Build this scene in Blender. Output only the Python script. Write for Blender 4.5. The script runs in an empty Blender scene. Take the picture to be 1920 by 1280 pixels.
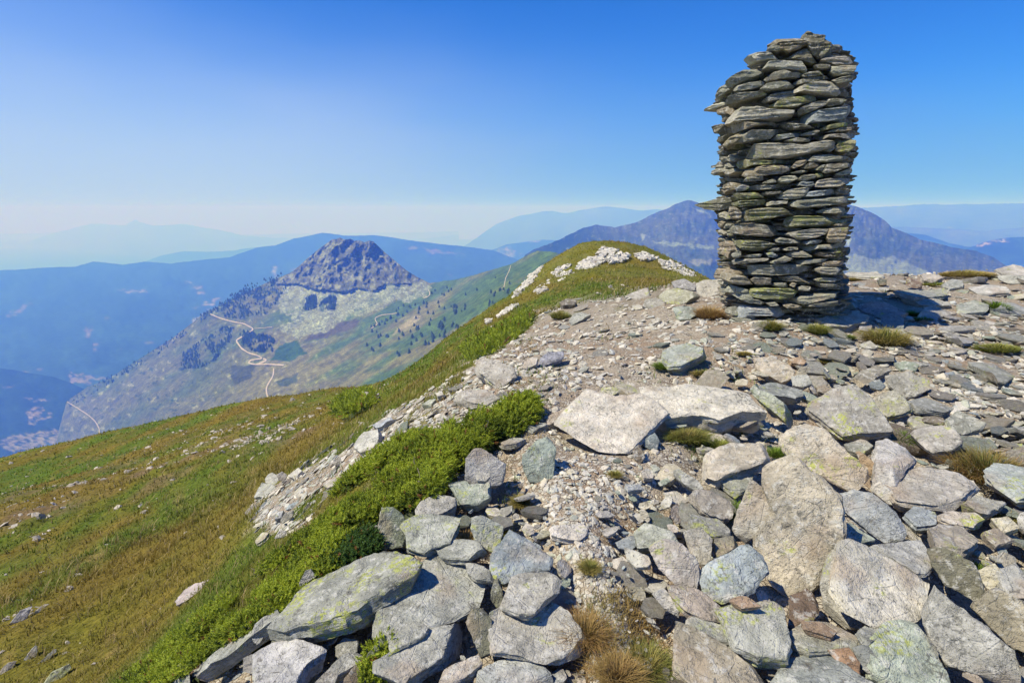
EXPO = 0.45
HAZE_COL = (.085, .215, 1.0, 1.0); HAZE_D = 2.9e-4; HAZE_G = .0
SMOKE_D = .0025
SKY_TINT = (.12, .525, 1.06); SMOKE_TOP = .35; SMOKE_SIDE = -.12; SMOKE_MAX = .86; SMOKE_MS = -.14; SMOKE_COL = (3.15, 4.0, 6.0); SMOKE_COR = (1.1, 2.1, 4.5)
import bpy, math, random
import numpy as np
from mathutils import Vector, Matrix
sc = bpy.context.scene
COL = sc.collection
F = 1067.0
PITCH = math.atan(245.0/1067.0)
CP, SP = math.cos(PITCH), math.sin(PITCH)
CAM = np.array([0.0, 0.0, 1.7])
rng = np.random.default_rng(7)

def ray(px, py):
    u = (np.asarray(px, float)-960)/F; v = (640-np.asarray(py, float))/F
    return np.stack([u, CP+v*SP, -SP+v*CP], -1)
def at(px, py, Y):
    d = ray(px, py)
    return CAM + d*(np.asarray(Y, float)/d[..., 1])[..., None]
def project(P):
    q = np.asarray(P)-CAM
    f = q[..., 1]*CP - q[..., 2]*SP
    w = q[..., 1]*SP + q[..., 2]*CP
    f = np.where(f < 1e-3, 1e-3, f)
    return 960+F*q[..., 0]/f, 640-F*w/f

# ---- noise
def _hash(ix, iy, iz, seed):
    h = (ix.astype(np.int64)*374761393 + iy.astype(np.int64)*668265263 + iz.astype(np.int64)*2147483647 + seed*974711) & 0xffffffff
    h = ((h ^ (h >> 13))*1274126177) & 0xffffffff
    h = h ^ (h >> 16)
    return (h & 0xffffff)/float(0xffffff)*2-1
def vnoise(p, seed=0):
    p = np.asarray(p, float)
    i = np.floor(p).astype(np.int64); f = p-i; f = f*f*(3-2*f)
    x, y, z = i[..., 0], i[..., 1], i[..., 2]
    r = 0
    for dx in (0, 1):
        wx = f[..., 0] if dx else 1-f[..., 0]
        for dy in (0, 1):
            wy = f[..., 1] if dy else 1-f[..., 1]
            for dz in (0, 1):
                wz = f[..., 2] if dz else 1-f[..., 2]
                r = r + wx*wy*wz*_hash(x+dx, y+dy, z+dz, seed)
    return r
_ca, _sa = math.cos(.65), math.sin(.65); _RT = np.array([[_ca, _sa, 0], [-_sa*.8, _ca*.8, .6], [_sa*.6, -_ca*.6, .8]])
def fbm(p, octv=4, seed=0, gain=.5):
    r = 0; a = 1; s = 0
    p = np.asarray(p, float)
    for k in range(octv):
        r = r+a*vnoise(p*1.97**k+17.3*k, seed+k); s += a; a *= gain; p = p@_RT
    return r/s
def n2(x, y, sx, sy, octv=4, seed=0):
    x = np.asarray(x, float)
    return fbm(np.stack([x*sx, np.asarray(y)*sy, np.zeros_like(x)], -1)@_RT, octv, seed)
def sstep(a, b, x):
    t = np.clip((x-a)/(b-a), 0, 1); return t*t*(3-2*t)

class TPS:
    def __init__(s, X, y, lam=1e-3):
        X = np.asarray(X, float); y = np.asarray(y, float); n = len(X)
        K = s.k(X, X)+lam*np.eye(n); P = np.c_[np.ones(n), X]
        A = np.block([[K, P], [P.T, np.zeros((3, 3))]])
        s.w = np.linalg.solve(A, np.r_[y, np.zeros(3)]); s.X = X
    def k(s, A, B):
        d = ((A[:, None]-B[None])**2).sum(-1)
        return .5*d*np.log(d+1e-12)
    def __call__(s, Q):
        Q = np.asarray(Q, float); sh = Q.shape[:-1]; Q = Q.reshape(-1, 2); out = np.empty(len(Q))
        for i in range(0, len(Q), 20000):
            q = Q[i:i+20000]
            out[i:i+20000] = s.k(q, s.X)@s.w[:-3]+np.c_[np.ones(len(q)), q]@s.w[-3:]
        return out.reshape(sh)

def inpoly(px, py, poly):
    poly = np.asarray(poly, float); r = np.zeros(np.shape(px), bool); n = len(poly)
    for i in range(n):
        x1, y1 = poly[i]; x2, y2 = poly[(i+1) % n]
        if y1 == y2: continue
        c = ((y1 > py) != (y2 > py)) & (px < (x2-x1)*(py-y1)/(y2-y1)+x1)
        r ^= c
    return r

# ---- near terrain: nominal surface z(x,y)
GP = [(1920,1280,1.75),(1500,1280,1.75),(1000,1280,1.78),(700,1280,1.8),(450,1280,1.86),
(2300,1280,1.75),(2300,900,3.0),(2300,700,5.0),(2300,520,9.5),
(1920,1000,2.6),(1500,1000,2.55),(1000,1000,2.5),(750,1000,2.6),
(1920,820,3.7),(1500,820,3.6),(1100,820,3.5),(900,820,3.7),
(1920,700,5.1),(1500,700,4.9),(1100,700,4.9),(900,700,5.3),
(1920,600,7.0),(1650,600,6.6),(1450,600,6.2),(1200,600,7.2),(1050,620,7.4),
(1920,506,9.8),(1750,520,9.4),(1600,527,9.2),(1400,540,9.2),(1300,533,10.5),
(1150,560,11),(1060,580,10),
(1920,545,15),(1750,555,15),(1600,560,15),(1440,560,16),(2300,560,15),(1920,640,40),(1600,640,40),(2300,640,40),
(1150,457,46),(1090,463,45),(1040,482,42),(1230,472,44),(1310,516,38),(960,552,34),(830,642,27),(895,597,31),
(1150,500,31),(1250,505,31),(1150,535,18),(1060,540,22),(1240,535,15),(950,610,15),(870,660,12),(800,710,13),
(770,692,26),(740,707,30),(620,730,34),(500,750,38),(350,782,39),(200,815,40),(0,868,40),(-300,950,40),
(1150,482,62),(1150,600,120),(1230,510,62),(1040,520,62),(960,600,52),(895,650,52),(830,710,48),(740,770,50),(500,835,60),(200,905,60),(0,960,60),(-300,1050,60),
(1310,570,58),(960,720,120),(500,960,120),(0,1060,120),(1500,620,60),(1500,760,150),
(700,790,8),(600,850,7.5),(640,780,14),(450,810,20),(300,850,22),(100,900,22),(0,950,15),(200,950,13),(400,900,12),
(300,1050,7),(100,1100,7.2),(0,1200,5.3),(200,1200,4.8),(0,1280,4.4),(-300,1280,6),(300,1280,2.4),(480,1080,3.1),(350,1180,3.2),(560,960,4.3),(550,900,6),(-300,1100,12)]
_g = np.array(GP, float); _P = at(_g[:, 0], _g[:, 1], _g[:, 2])
_r = np.hypot(_P[:, 0], _P[:, 1]); _t = np.arctan2(_P[:, 0], _P[:, 1])
_ex_t = np.linspace(-1.2, 1.2, 7)
TX = np.r_[np.c_[_t*1.6, np.log(_r)], np.c_[_ex_t*1.6, np.full(7, math.log(.7))]]
TY = np.r_[_P[:, 2]/_r, np.linspace(-.12, .02, 7)]
_tps = TPS(TX, TY, 2e-4)
_LT = 1.15; _ta = np.linspace(-_LT, _LT, 500); _la = np.linspace(math.log(.5), math.log(170), 560)
_tab = _tps(np.stack(np.meshgrid(_ta*1.6, _la, indexing='ij'), -1))
def bilin(tab, fx, fy):
    fx = np.clip(fx, 0, tab.shape[0]-1.001); fy = np.clip(fy, 0, tab.shape[1]-1.001)
    i = fx.astype(int); j = fy.astype(int); a = fx-i; b = fy-j
    return tab[i, j]*(1-a)*(1-b)+tab[i+1, j]*a*(1-b)+tab[i, j+1]*(1-a)*b+tab[i+1, j+1]*a*b
def _tq(t, lr): return bilin(_tab, (t+_LT)/(2*_LT)*499, (lr-_la[0])/(_la[-1]-_la[0])*559)
def surf(x, y):
    x = np.asarray(x, float); y = np.asarray(y, float)
    r = np.maximum(np.hypot(x, y), .25); t = np.arctan2(x, y)
    L = 1.15; tc = np.clip(t, -L, L)
    lr = np.clip(np.log(r), math.log(.5), math.log(170))
    q = _tq(tc, lr)
    back = np.abs(t) > L
    if back.any():
        qa = _tq(np.full_like(lr, -L), lr); qb = _tq(np.full_like(lr, L), lr)
        tt = np.where(t < 0, t+2*math.pi, t); w = (tt-L)/(2*math.pi-2*L)
        q = np.where(back, qb+(qa-qb)*sstep(0, 1, w), q)
    return q*r*sstep(.0, .6, r)
def hit(px, py, lift=0.0, ymax=120.):
    d = ray(px, py); Y = np.geomspace(.9, ymax, 500)
    P = CAM+d[None]*(Y/d[1])[:, None]
    g = surf(P[:, 0], P[:, 1])+lift-P[:, 2]
    k = np.argmax(g > 0)
    if g[k] <= 0: return None
    if k == 0: return P[0]
    f = -g[k-1]/(g[k]-g[k-1])
    return P[k-1]+(P[k]-P[k-1])*f
def gnormal(x, y, e=None):
    e = e or .15
    zx = (surf(np.array([x+e]), np.array([y]))-surf(np.array([x-e]), np.array([y])))[0]/(2*e)
    zy = (surf(np.array([x]), np.array([y+e]))-surf(np.array([x]), np.array([y-e])))[0]/(2*e)
    n = np.array([-zx, -zy, 1.0]); return n/np.linalg.norm(n)

SCREE = [(300,1300),(400,1240),(500,1170),(600,1110),(700,1010),(640,985),(560,1000),(490,1005),(480,940),(560,880),(640,835),(690,800),(745,770),(850,715),(890,660),(980,600),(1060,568),(1150,556),(1250,535),(1340,505),(1600,470),(2000,440),(2700,440),(2700,1700),(300,1700)]
PILE = [[(300,1290),(500,1150),(700,1000),(840,900),(960,830),(1010,960),(1070,1080),(1100,1250),(1100,1500),(200,1500)],
        [(1130,960),(1290,860),(1320,800),(1060,830),(1040,760),(1180,710),(1430,690),(1640,690),(1720,780),(1920,800),(2300,900),(2300,1500),(1250,1500),(1180,1100)]]
def px_of(x, y, z=None):
    z = surf(x, y) if z is None else z
    return project(np.stack([x, y, z], -1))
_rx = np.arange(-400, 2500, 5.); _ry = np.arange(300, 1900, 5.)
def raster(polys, blur, sub=None):
    A, B = np.meshgrid(_rx, _ry, indexing='ij'); m = np.zeros(A.shape)
    for p in polys: m = np.maximum(m, inpoly(A, B, p))
    for p in sub or []: m = np.where(inpoly(A, B, p), 0, m)
    k = max(1, int(blur/5/2))
    for _ in range(3):
        for ax in (0, 1):
            c = np.cumsum(np.pad(m, [(k+1, k) if a == ax else (0, 0) for a in (0, 1)], 'edge'), axis=ax)
            n = m.shape[ax]; m = (np.take(c, np.arange(n)+2*k+1, ax)-np.take(c, np.arange(n), ax))/(2*k+1)
    return m
def look(m, px, py): return bilin(m, (px+400)/5, (py-300)/5)
R_SCREE = raster([SCREE], 20); R_PILE = raster(PILE, 45)
def scree_mask(x, y):
    px, py = px_of(x, y)
    r = np.hypot(x, y)
    j = n2(x, y, 1.3, 1.3, 3, 5)*45+n2(x, y, 6, 6, 2, 9)*14
    m = look(R_SCREE, px+j, py+j*.5)
    m = m*(1-sstep(-.12, .2, n2(x, y, 1.1, .7, 3, 505))*sstep(900, 760, px)*sstep(1010, 930, py))
    m = np.where((y < .4), sstep(-1.6, -1.2, x), m)
    return m*sstep(18, 14, r)
def pile_mask(x, y):
    px, py = px_of(x, y)
    return np.where(y > .3, look(R_PILE, px, py), 0)
def ground_z(x, y):
    r = np.hypot(x, y)
    return surf(x, y) - .13*pile_mask(x, y) + n2(x, y, 2.2, 2.2, 4, 3)*.035*np.clip(r/4, .5, 4) + n2(x, y, .35, .35, 3, 8)*.25*sstep(8, 30, r)
def grass_tone(x, y):
    """albedo of the turf at x, y"""
    a = n2(x, y, .55, .16, 4, 21); b = n2(x, y, 1.6, .8, 4, 31); c = n2(x, y, .25, .09, 3, 41)
    green = np.array([.082, .125, .016]); och = np.array([.165, .125, .026]); red = np.array([.12, .062, .018]); bright = np.array([.115, .175, .018]); tan = np.array([.30, .22, .09])
    g = sstep(-.3, .3, a+.25*b)[..., None]
    col = green*g+och*(1-g)
    k = sstep(.12, .4, b-.3*a)[..., None]*.3; col = col*(1-k)+red*k
    k = sstep(.0, .45, c+.2*b)[..., None]*.5; col = col*(1-k)+bright*k
    k = sstep(.3, .6, n2(x, y, 3, 2, 3, 51)+.2*a)[..., None]*.6; col = col*(1-k)+tan*k
    far = (sstep(16, 30, np.hypot(x, y))*sstep(-3, 3, x+.0*y))[..., None]
    m = np.array([.17, .145, .035])+.05*b[..., None]
    return col*(1-.6*far)+m*.6*far

# ---- mesh helpers
def mesh_np(name, V, faces, smooth=True, attr=None, sharp=None):
    """faces: list of int arrays (n,k)"""
    me = bpy.data.meshes.new(name)
    faces = [np.asarray(f, np.int32) for f in faces if len(f)]
    nl = sum(f.size for f in faces); nf = sum(len(f) for f in faces)
    me.vertices.add(len(V)); me.vertices.foreach_set('co', np.asarray(V, np.float32).ravel())
    me.loops.add(nl); me.polygons.add(nf)
    me.loops.foreach_set('vertex_index', np.concatenate([f.ravel() for f in faces]))
    st = []; o = 0
    for f in faces:
        st.append(o+np.arange(len(f))*f.shape[1]); o += f.size
    me.polygons.foreach_set('loop_start', np.concatenate(st).astype(np.int32))
    me.update(calc_edges=True); me.validate()
    me.polygons.foreach_set('use_smooth', np.full(nf, smooth, bool))
    for an, arr in (attr or {}).items():
        a = me.color_attributes.new(an, 'FLOAT_COLOR', 'POINT')
        arr = np.asarray(arr, np.float32)
        if arr.shape[1] == 3: arr = np.c_[arr, np.ones(len(arr), np.float32)]
        a.data.foreach_set('color', arr.ravel())
    if sharp: me.set_sharp_from_angle(angle=math.radians(sharp))
    return me
def link(name, me, mat=None, parent=None, label=None, cat=None, group=None, kind=None):
    o = bpy.data.objects.new(name, me); COL.objects.link(o)
    if mat and not me.materials: me.materials.append(mat)
    if parent: o.parent = parent
    tag(o, label, cat, group, kind)
    return o
def tag(o, label=None, cat=None, group=None, kind=None):
    for k, v in (('label', label), ('category', cat), ('group', group), ('kind', kind)):
        if v: o[k] = v
def grid_faces(nu, nv):
    i = np.arange(nu-1)[:, None]*nv+np.arange(nv-1)[None]
    i = i.ravel(); return np.stack([i, i+nv, i+nv+1, i+1], -1)

# ---- node helpers
def newmat(name):
    m = bpy.data.materials.new(name); m.use_nodes = True; nt = m.node_tree
    b = nt.nodes['Principled BSDF']; b.inputs['Roughness'].default_value = .85; b.inputs['Specular IOR Level'].default_value = .25
    return m, nt, b
class NT:
    def __init__(s, nt): s.nt = nt
    def n(s, t, **kw):
        nd = s.nt.nodes.new(t)
        for k, v in kw.items(): setattr(nd, k, v)
        return nd
    def put(s, sock, v):
        if hasattr(v, 'is_linked') or hasattr(v, 'links'): s.nt.links.new(v, sock)
        else: sock.default_value = v
    def noise(s, vec, scale, detail=4, rough=.55, dist=0):
        nd = s.n('ShaderNodeTexNoise'); s.put(nd.inputs['Vector'], vec)
        for k, v in (('Scale', scale), ('Detail', detail), ('Roughness', rough), ('Distortion', dist)): nd.inputs[k].default_value = v
        return nd.outputs[0]
    def vor(s, vec, scale, feat='F1', out='Distance'):
        nd = s.n('ShaderNodeTexVoronoi', feature=feat); s.put(nd.inputs['Vector'], vec); nd.inputs['Scale'].default_value = scale
        return nd.outputs[out]
    def ramp(s, v, a, b, lo=0., hi=1.):
        nd = s.n('ShaderNodeMapRange'); nd.interpolation_type = 'SMOOTHSTEP'; s.put(nd.inputs[0], v)
        nd.inputs[1].default_value = a; nd.inputs[2].default_value = b; nd.inputs[3].default_value = lo; nd.inputs[4].default_value = hi
        return nd.outputs[0]
    def math(s, op, a, b=0.):
        nd = s.n('ShaderNodeMath', operation=op); s.put(nd.inputs[0], a); s.put(nd.inputs[1], b); return nd.outputs[0]
    def vmath(s, op, a, b):
        nd = s.n('ShaderNodeVectorMath', operation=op); s.put(nd.inputs[0], a)
        if op == 'SCALE': s.put(nd.inputs['Scale'], b)
        else: s.put(nd.inputs[1], b)
        return nd.outputs[0]
    def mix(s, f, a, b, mode='MIX'):
        nd = s.n('ShaderNodeMix', data_type='RGBA', blend_type=mode)
        s.put(nd.inputs['Factor'], f)
        for k, v in ((6, a), (7, b)):
            s.put(nd.inputs[k], (*v, 1.) if isinstance(v, tuple) and len(v) == 3 else v)
        return nd.outputs[2]
    def bump(s, h, strength, dist, nrm=None):
        nd = s.n('ShaderNodeBump'); s.put(nd.inputs['Height'], h); nd.inputs['Strength'].default_value = strength; nd.inputs['Distance'].default_value = dist
        if nrm is not None: s.put(nd.inputs['Normal'], nrm)
        return nd.outputs[0]
def stone_material(name, use_attr=False, lichen=True, dark=1.0):
    m, nt, b = newmat(name); N = NT(nt)
    if use_attr:
        at_ = N.n('ShaderNodeAttribute', attribute_name='Col'); col = at_.outputs['Color']; al = at_.outputs['Alpha']
        geo = N.n('ShaderNodeNewGeometry'); vec = geo.outputs['Position']; svec = N.vmath('MULTIPLY', vec, (3, 3, 14))
    else:
        oi = N.n('ShaderNodeObjectInfo'); col = oi.outputs['Color']; al = oi.outputs['Alpha']
        tc = N.n('ShaderNodeTexCoord'); off = N.math('MULTIPLY', oi.outputs['Random'], 57.)
        cx = N.n('ShaderNodeCombineXYZ')
        for i in range(3): N.put(cx.inputs[i], off)
        vec = N.vmath('ADD', tc.outputs['Object'], cx.outputs[0]); svec = N.vmath('MULTIPLY', vec, (2.5, 2.5, 22))
    n1 = N.noise(vec, 5, 6, .62, .3); n2_ = N.noise(vec, 22, 6, .7); n3 = N.noise(vec, 90, 4, .7); st = N.noise(svec, 6, 5, .6, .4)
    c = N.mix(N.ramp(n1, .3, .7), N.mix(1., col, (.66, .66, .64), 'MULTIPLY'), N.mix(1., col, (1.25, 1.22, 1.17), 'MULTIPLY'))
    c = N.mix(N.ramp(st, .42, .62, 0, .45), c, N.mix(1., col, (.62, .6, .55), 'MULTIPLY'))
    c = N.mix(N.ramp(n2_, .52, .62, 0, .6), c, (.56, .55, .50))          # pale crust
    c = N.mix(N.ramp(N.noise(vec, 3.1, 3, .5), .56, .70, 0, .45), c, (.36, .26, .17))  # iron stain
    c = N.mix(N.ramp(n3, .58, .66, 0, .8), c, (.06, .06, .05)); c = N.mix(N.ramp(N.noise(vec, 14, 5, .75, .6), .60, .66, 0, .7), c, (.12, .11, .09))           # dark specks
    if lichen:
        sp = N.ramp(N.vor(vec, 26), .40, .16); pz = N.noise(vec, 4.5, 4, .6)
        lm = N.math('MULTIPLY', N.ramp(N.math('ADD', pz, N.math('MULTIPLY', al, .17)), .62, .74), N.ramp(N.noise(vec, 42, 4, .7), .50, .54))
        c = N.mix(N.math('MULTIPLY', lm, .85), c, (.38, .41, .09))
        bl = N.math('MULTIPLY', N.ramp(N.noise(N.vmath('ADD', vec, (7., 3., 1.)), 6, 3, .6), .56, .68), N.ramp(N.noise(vec, 55, 3, .6), .5, .58))
        c = N.mix(N.math('MULTIPLY', bl, .7), c, (.09, .09, .08))
    if dark != 1.: c = N.mix(1., c, (dark, dark, dark), 'MULTIPLY')
    N.put(b.inputs['Base Color'], c)
    h = N.math('ADD', N.math('MULTIPLY', n2_, .6), N.math('ADD', N.math('MULTIPLY', n3, .3), N.math('MULTIPLY', st, .9)))
    crack = N.ramp(N.vor(N.vmath('ADD', vec, N.vmath('SCALE', vec, .15)), 5.5, 'DISTANCE_TO_EDGE'), 0, .02)
    h = N.math('ADD', h, N.math('MULTIPLY', crack, .12))
    rdg = N.math('ABSOLUTE', N.math('SUBTRACT', N.noise(vec, 9, 6, .65, .5), .5)); h = N.math('ADD', h, N.math('MULTIPLY', N.ramp(rdg, 0, .035), .13))
    N.put(b.inputs['Normal'], N.bump(h, .95, .022))
    b.inputs['Roughness'].default_value = .9
    return m
def attr_material(name, rough=.9, var=.35, scale=40., trans=0.):
    m, nt, b = newmat(name); N = NT(nt)
    a = N.n('ShaderNodeAttribute', attribute_name='Col'); geo = N.n('ShaderNodeNewGeometry')
    n = N.noise(geo.outputs['Position'], scale, 4, .6)
    k = N.ramp(n, .25, .75, 1-var, 1+var); cx = N.n('ShaderNodeCombineXYZ')
    for i in range(3): N.put(cx.inputs[i], k)
    c = N.mix(1., a.outputs['Color'], cx.outputs[0], 'MULTIPLY')
    N.put(b.inputs['Base Color'], c); b.inputs['Roughness'].default_value = rough
    if trans:
        tr = N.n('ShaderNodeBsdfTranslucent'); N.put(tr.inputs['Color'], c)
        ms = N.n('ShaderNodeMixShader'); ms.inputs[0].default_value = trans
        out = nt.nodes['Material Output']; nt.links.new(b.outputs[0], ms.inputs[1]); nt.links.new(tr.outputs[0], ms.inputs[2]); nt.links.new(ms.outputs[0], out.inputs[0])
    return m
# ================= camera, light, sky
cam = bpy.data.cameras.new('camera'); co = bpy.data.objects.new('camera', cam); COL.objects.link(co); sc.camera = co
cam.sensor_width = 36; cam.lens = F/1920*36; cam.clip_start = .05; cam.clip_end = 300000
co.location = CAM; co.rotation_euler = (math.pi/2-PITCH, 0, 0)
SUN_EL = math.radians(54); tr = np.array([1.0, .34]); tr /= np.linalg.norm(tr)
sd = Vector((-tr[0]*math.cos(SUN_EL), -tr[1]*math.cos(SUN_EL), math.sin(SUN_EL)))
sl = bpy.data.lights.new('sun', 'SUN'); sl.energy = 4.6; sl.angle = math.radians(.5); sl.color = (1, .93, .81)
so = bpy.data.objects.new('sun', sl); COL.objects.link(so); so.rotation_euler = sd.to_track_quat('Z', 'Y').to_euler(); so.location = (-20, -10, 40)
w = bpy.data.worlds.new('World'); sc.world = w; w.use_nodes = True; wn = w.node_tree
sky = wn.nodes.new('ShaderNodeTexSky'); sky.sky_type = 'NISHITA'; sky.sun_disc = False; sky.sun_elevation = SUN_EL
sky.sun_rotation = math.atan2(sd.x, sd.y); sky.altitude = 2200; sky.air_density = 1.1; sky.dust_density = 1.2; sky.ozone_density = 1.2
bg = wn.nodes['Background']; bg.inputs[1].default_value = .115
hs = wn.nodes.new('ShaderNodeHueSaturation'); hs.inputs['Saturation'].default_value = 1.22
W = NT(wn)
wn.links.new(sky.outputs[0], hs.inputs['Color'])
tint = W.mix(1., hs.outputs[0], SKY_TINT, 'MULTIPLY')
# summer smoke: a pale layer low in the sky, thicker towards the sun side
tcw = W.n('ShaderNodeTexCoord'); sx = W.n('ShaderNodeSeparateXYZ'); W.put(sx.inputs[0], tcw.outputs['Generated'])
wob = W.noise(W.vmath('MULTIPLY', tcw.outputs['Generated'], (1.5, 1.5, 5.)), 1.3, 3, .5)
mxs = W.math('ADD', W.math('MULTIPLY', sx.outputs[0], SMOKE_MS), SMOKE_MAX)
lim = W.math('ADD', W.math('MULTIPLY', sx.outputs[0], SMOKE_SIDE), SMOKE_TOP)
el = W.math('SUBTRACT', sx.outputs[2], W.math('MULTIPLY', W.math('SUBTRACT', wob, .5), .12))
sf = W.math('POWER', W.ramp(W.math('DIVIDE', W.math('MAXIMUM', el, 0.), lim), 1., 0.), 1.3)
W.put(bg.inputs[0], W.mix(W.math('MULTIPLY', sf, mxs), tint, W.mix(W.ramp(sx.outputs[0], -.55, .45), SMOKE_COL, SMOKE_COR)))
sc.view_settings.view_transform = 'Standard'; sc.view_settings.look = 'None'; sc.view_settings.exposure = EXPO
sc.cycles.use_denoising = True; sc.cycles.volume_bounces = 1; sc.cycles.max_bounces = 6; sc.cycles.diffuse_bounces = 3
try: sc.cycles.denoiser = 'OPENIMAGEDENOISE'
except Exception: pass
sc.cycles.sample_clamp_indirect = 4

# ================= near ground
th = np.r_[np.linspace(-math.pi, -.85, 50, endpoint=False), np.linspace(-.85, .85, 460, endpoint=False), np.linspace(.85, math.pi, 50)]
rr = np.r_[[.01], 1/np.linspace(1/.35, 1/15., 330), np.geomspace(15.2, 170, 210)]
R, T = np.meshgrid(rr, th, indexing='ij'); GX = R*np.sin(T); GY = R*np.cos(T)
GZ = ground_z(GX, GY)
sm = scree_mask(GX, GY)
soil = np.array([.35, .275, .20]); pale = np.array([.45, .41, .33])
k = sstep(-.15, .35, n2(GX, GY, 1.4, 1.4, 3, 61))[..., None]
sc_col = soil*(1-k)+pale*k
gt = grass_tone(GX, GY)
# stony patches on the slope: pale gravel showing through turf
pp = np.stack(project(np.stack([GX, GY, GZ], -1)), -1)
band = np.zeros(GX.shape)
for poly in ([(150,900),(420,800),(560,760),(640,770),(620,820),(440,850),(250,930)], [(0,930),(150,900),(160,950),(0,1010)]):
    band = np.maximum(band, look(raster([poly], 30), pp[..., 0], pp[..., 1]))
k = (np.clip(band, 0, 1)*sstep(.0, .4, n2(GX, GY, .9, .6, 4, 71)))[..., None]
gt = gt*(1-k*.85)+np.array([.17, .115, .08])*k*.85
sg = np.clip(sm + n2(GX, GY, 4, 4, 3, 81)*.9*(sm > .02)*(sm < .98), 0, 1)
gp = sstep(.25, .55, n2(GX, GY, 1.1, 1.1, 4, 88))*sstep(4, 2.2, 0*GX)*.0
C = gt*(1-sg[..., None])+sc_col*sg[..., None]
attr = np.concatenate([C, sg[..., None]], -1).reshape(-1, 4)
gm, nt, b = newmat('ground_surface'); N = NT(nt)
a = N.n('ShaderNodeAttribute', attribute_name='Col'); geo = N.n('ShaderNodeNewGeometry'); pos = geo.outputs['Position']
v1 = N.vor(pos, 42, 'F1', 'Color'); sepc = N.n('ShaderNodeSeparateColor'); N.put(sepc.inputs[0], v1)
ch = sepc.outputs[0]; ve = N.vor(pos, 42, 'DISTANCE_TO_EDGE')
ns = N.noise(pos, 9, 5, .6)
g1 = N.mix(ch, (.24, .20, .15), (.52, .48, .40)); grav = N.mix(N.ramp(ve, 0, .09), (.15, .105, .07), g1)
scol = N.mix(N.ramp(ns, .42, .60), N.mix(N.ramp(N.noise(pos, 130, 3, .7), .3, .7), N.mix(1., a.outputs['Color'], (.65, .62, .6), 'MULTIPLY'), N.mix(1., a.outputs['Color'], (1.3, 1.25, 1.2), 'MULTIPLY')), grav)
mp = N.n('ShaderNodeMapping'); N.put(mp.inputs[0], pos); mp.inputs['Scale'].default_value = (1, .35, 1)
gn = N.noise(mp.outputs[0], 22, 6, .75); gn2 = N.noise(mp.outputs[0], 4, 5, .7)
gcol = N.mix(N.ramp(gn, .3, .7), N.mix(1., a.outputs['Color'], (.42, .45, .4), 'MULTIPLY'), N.mix(1., a.outputs['Color'], (1.6, 1.5, 1.35), 'MULTIPLY'))
gcol = N.mix(N.ramp(gn2, .35, .65, 0, .5), gcol, N.mix(1., gcol, (.62, .7, .5), 'MULTIPLY'))
c = N.mix(N.ramp(a.outputs['Alpha'], .3, .6), gcol, scol)
N.put(b.inputs['Base Color'], c); b.inputs['Roughness'].default_value = 1; b.inputs['Specular IOR Level'].default_value = .1
hh = N.math('ADD', N.math('MULTIPLY', N.ramp(ve, 0, .1), N.ramp(a.outputs['Alpha'], .3, .6)), N.math('MULTIPLY', gn, 1.2))
N.put(b.inputs['Normal'], N.bump(hh, .7, .03))
link('ground', mesh_np('ground', np.stack([GX, GY, GZ], -1).reshape(-1, 3), [grid_faces(len(rr), len(th))], attr={'Col': attr}), gm, kind='structure')

# ================= far country
def far_mat(name, scale, lo=.7, hi=1.3, bump=.0, dist=1.):
    m, nt, b = newmat(name); N = NT(nt)
    a = N.n('ShaderNodeAttribute', attribute_name='Col'); geo = N.n('ShaderNodeNewGeometry')
    n = N.noise(geo.outputs['Position'], scale, 6, .7); n_ = N.noise(geo.outputs['Position'], scale*5, 4, .7)
    c = N.mix(N.ramp(n, .3, .7), N.mix(1., a.outputs['Color'], (lo, lo, lo), 'MULTIPLY'), N.mix(1., a.outputs['Color'], (hi, hi, hi), 'MULTIPLY'))
    c = N.mix(N.ramp(n_, .35, .65), N.mix(1., c, (.75, .75, .75), 'MULTIPLY'), N.mix(1., c, (1.25, 1.25, 1.25), 'MULTIPLY'))
    N.put(b.inputs['Base Color'], c); b.inputs['Roughness'].default_value = 1; b.inputs['Specular IOR Level'].default_value = .05
    if bump: N.put(b.inputs['Normal'], N.bump(N.math('ADD', n, N.math('MULTIPLY', n_, .4)), bump, dist))
    return m
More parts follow.
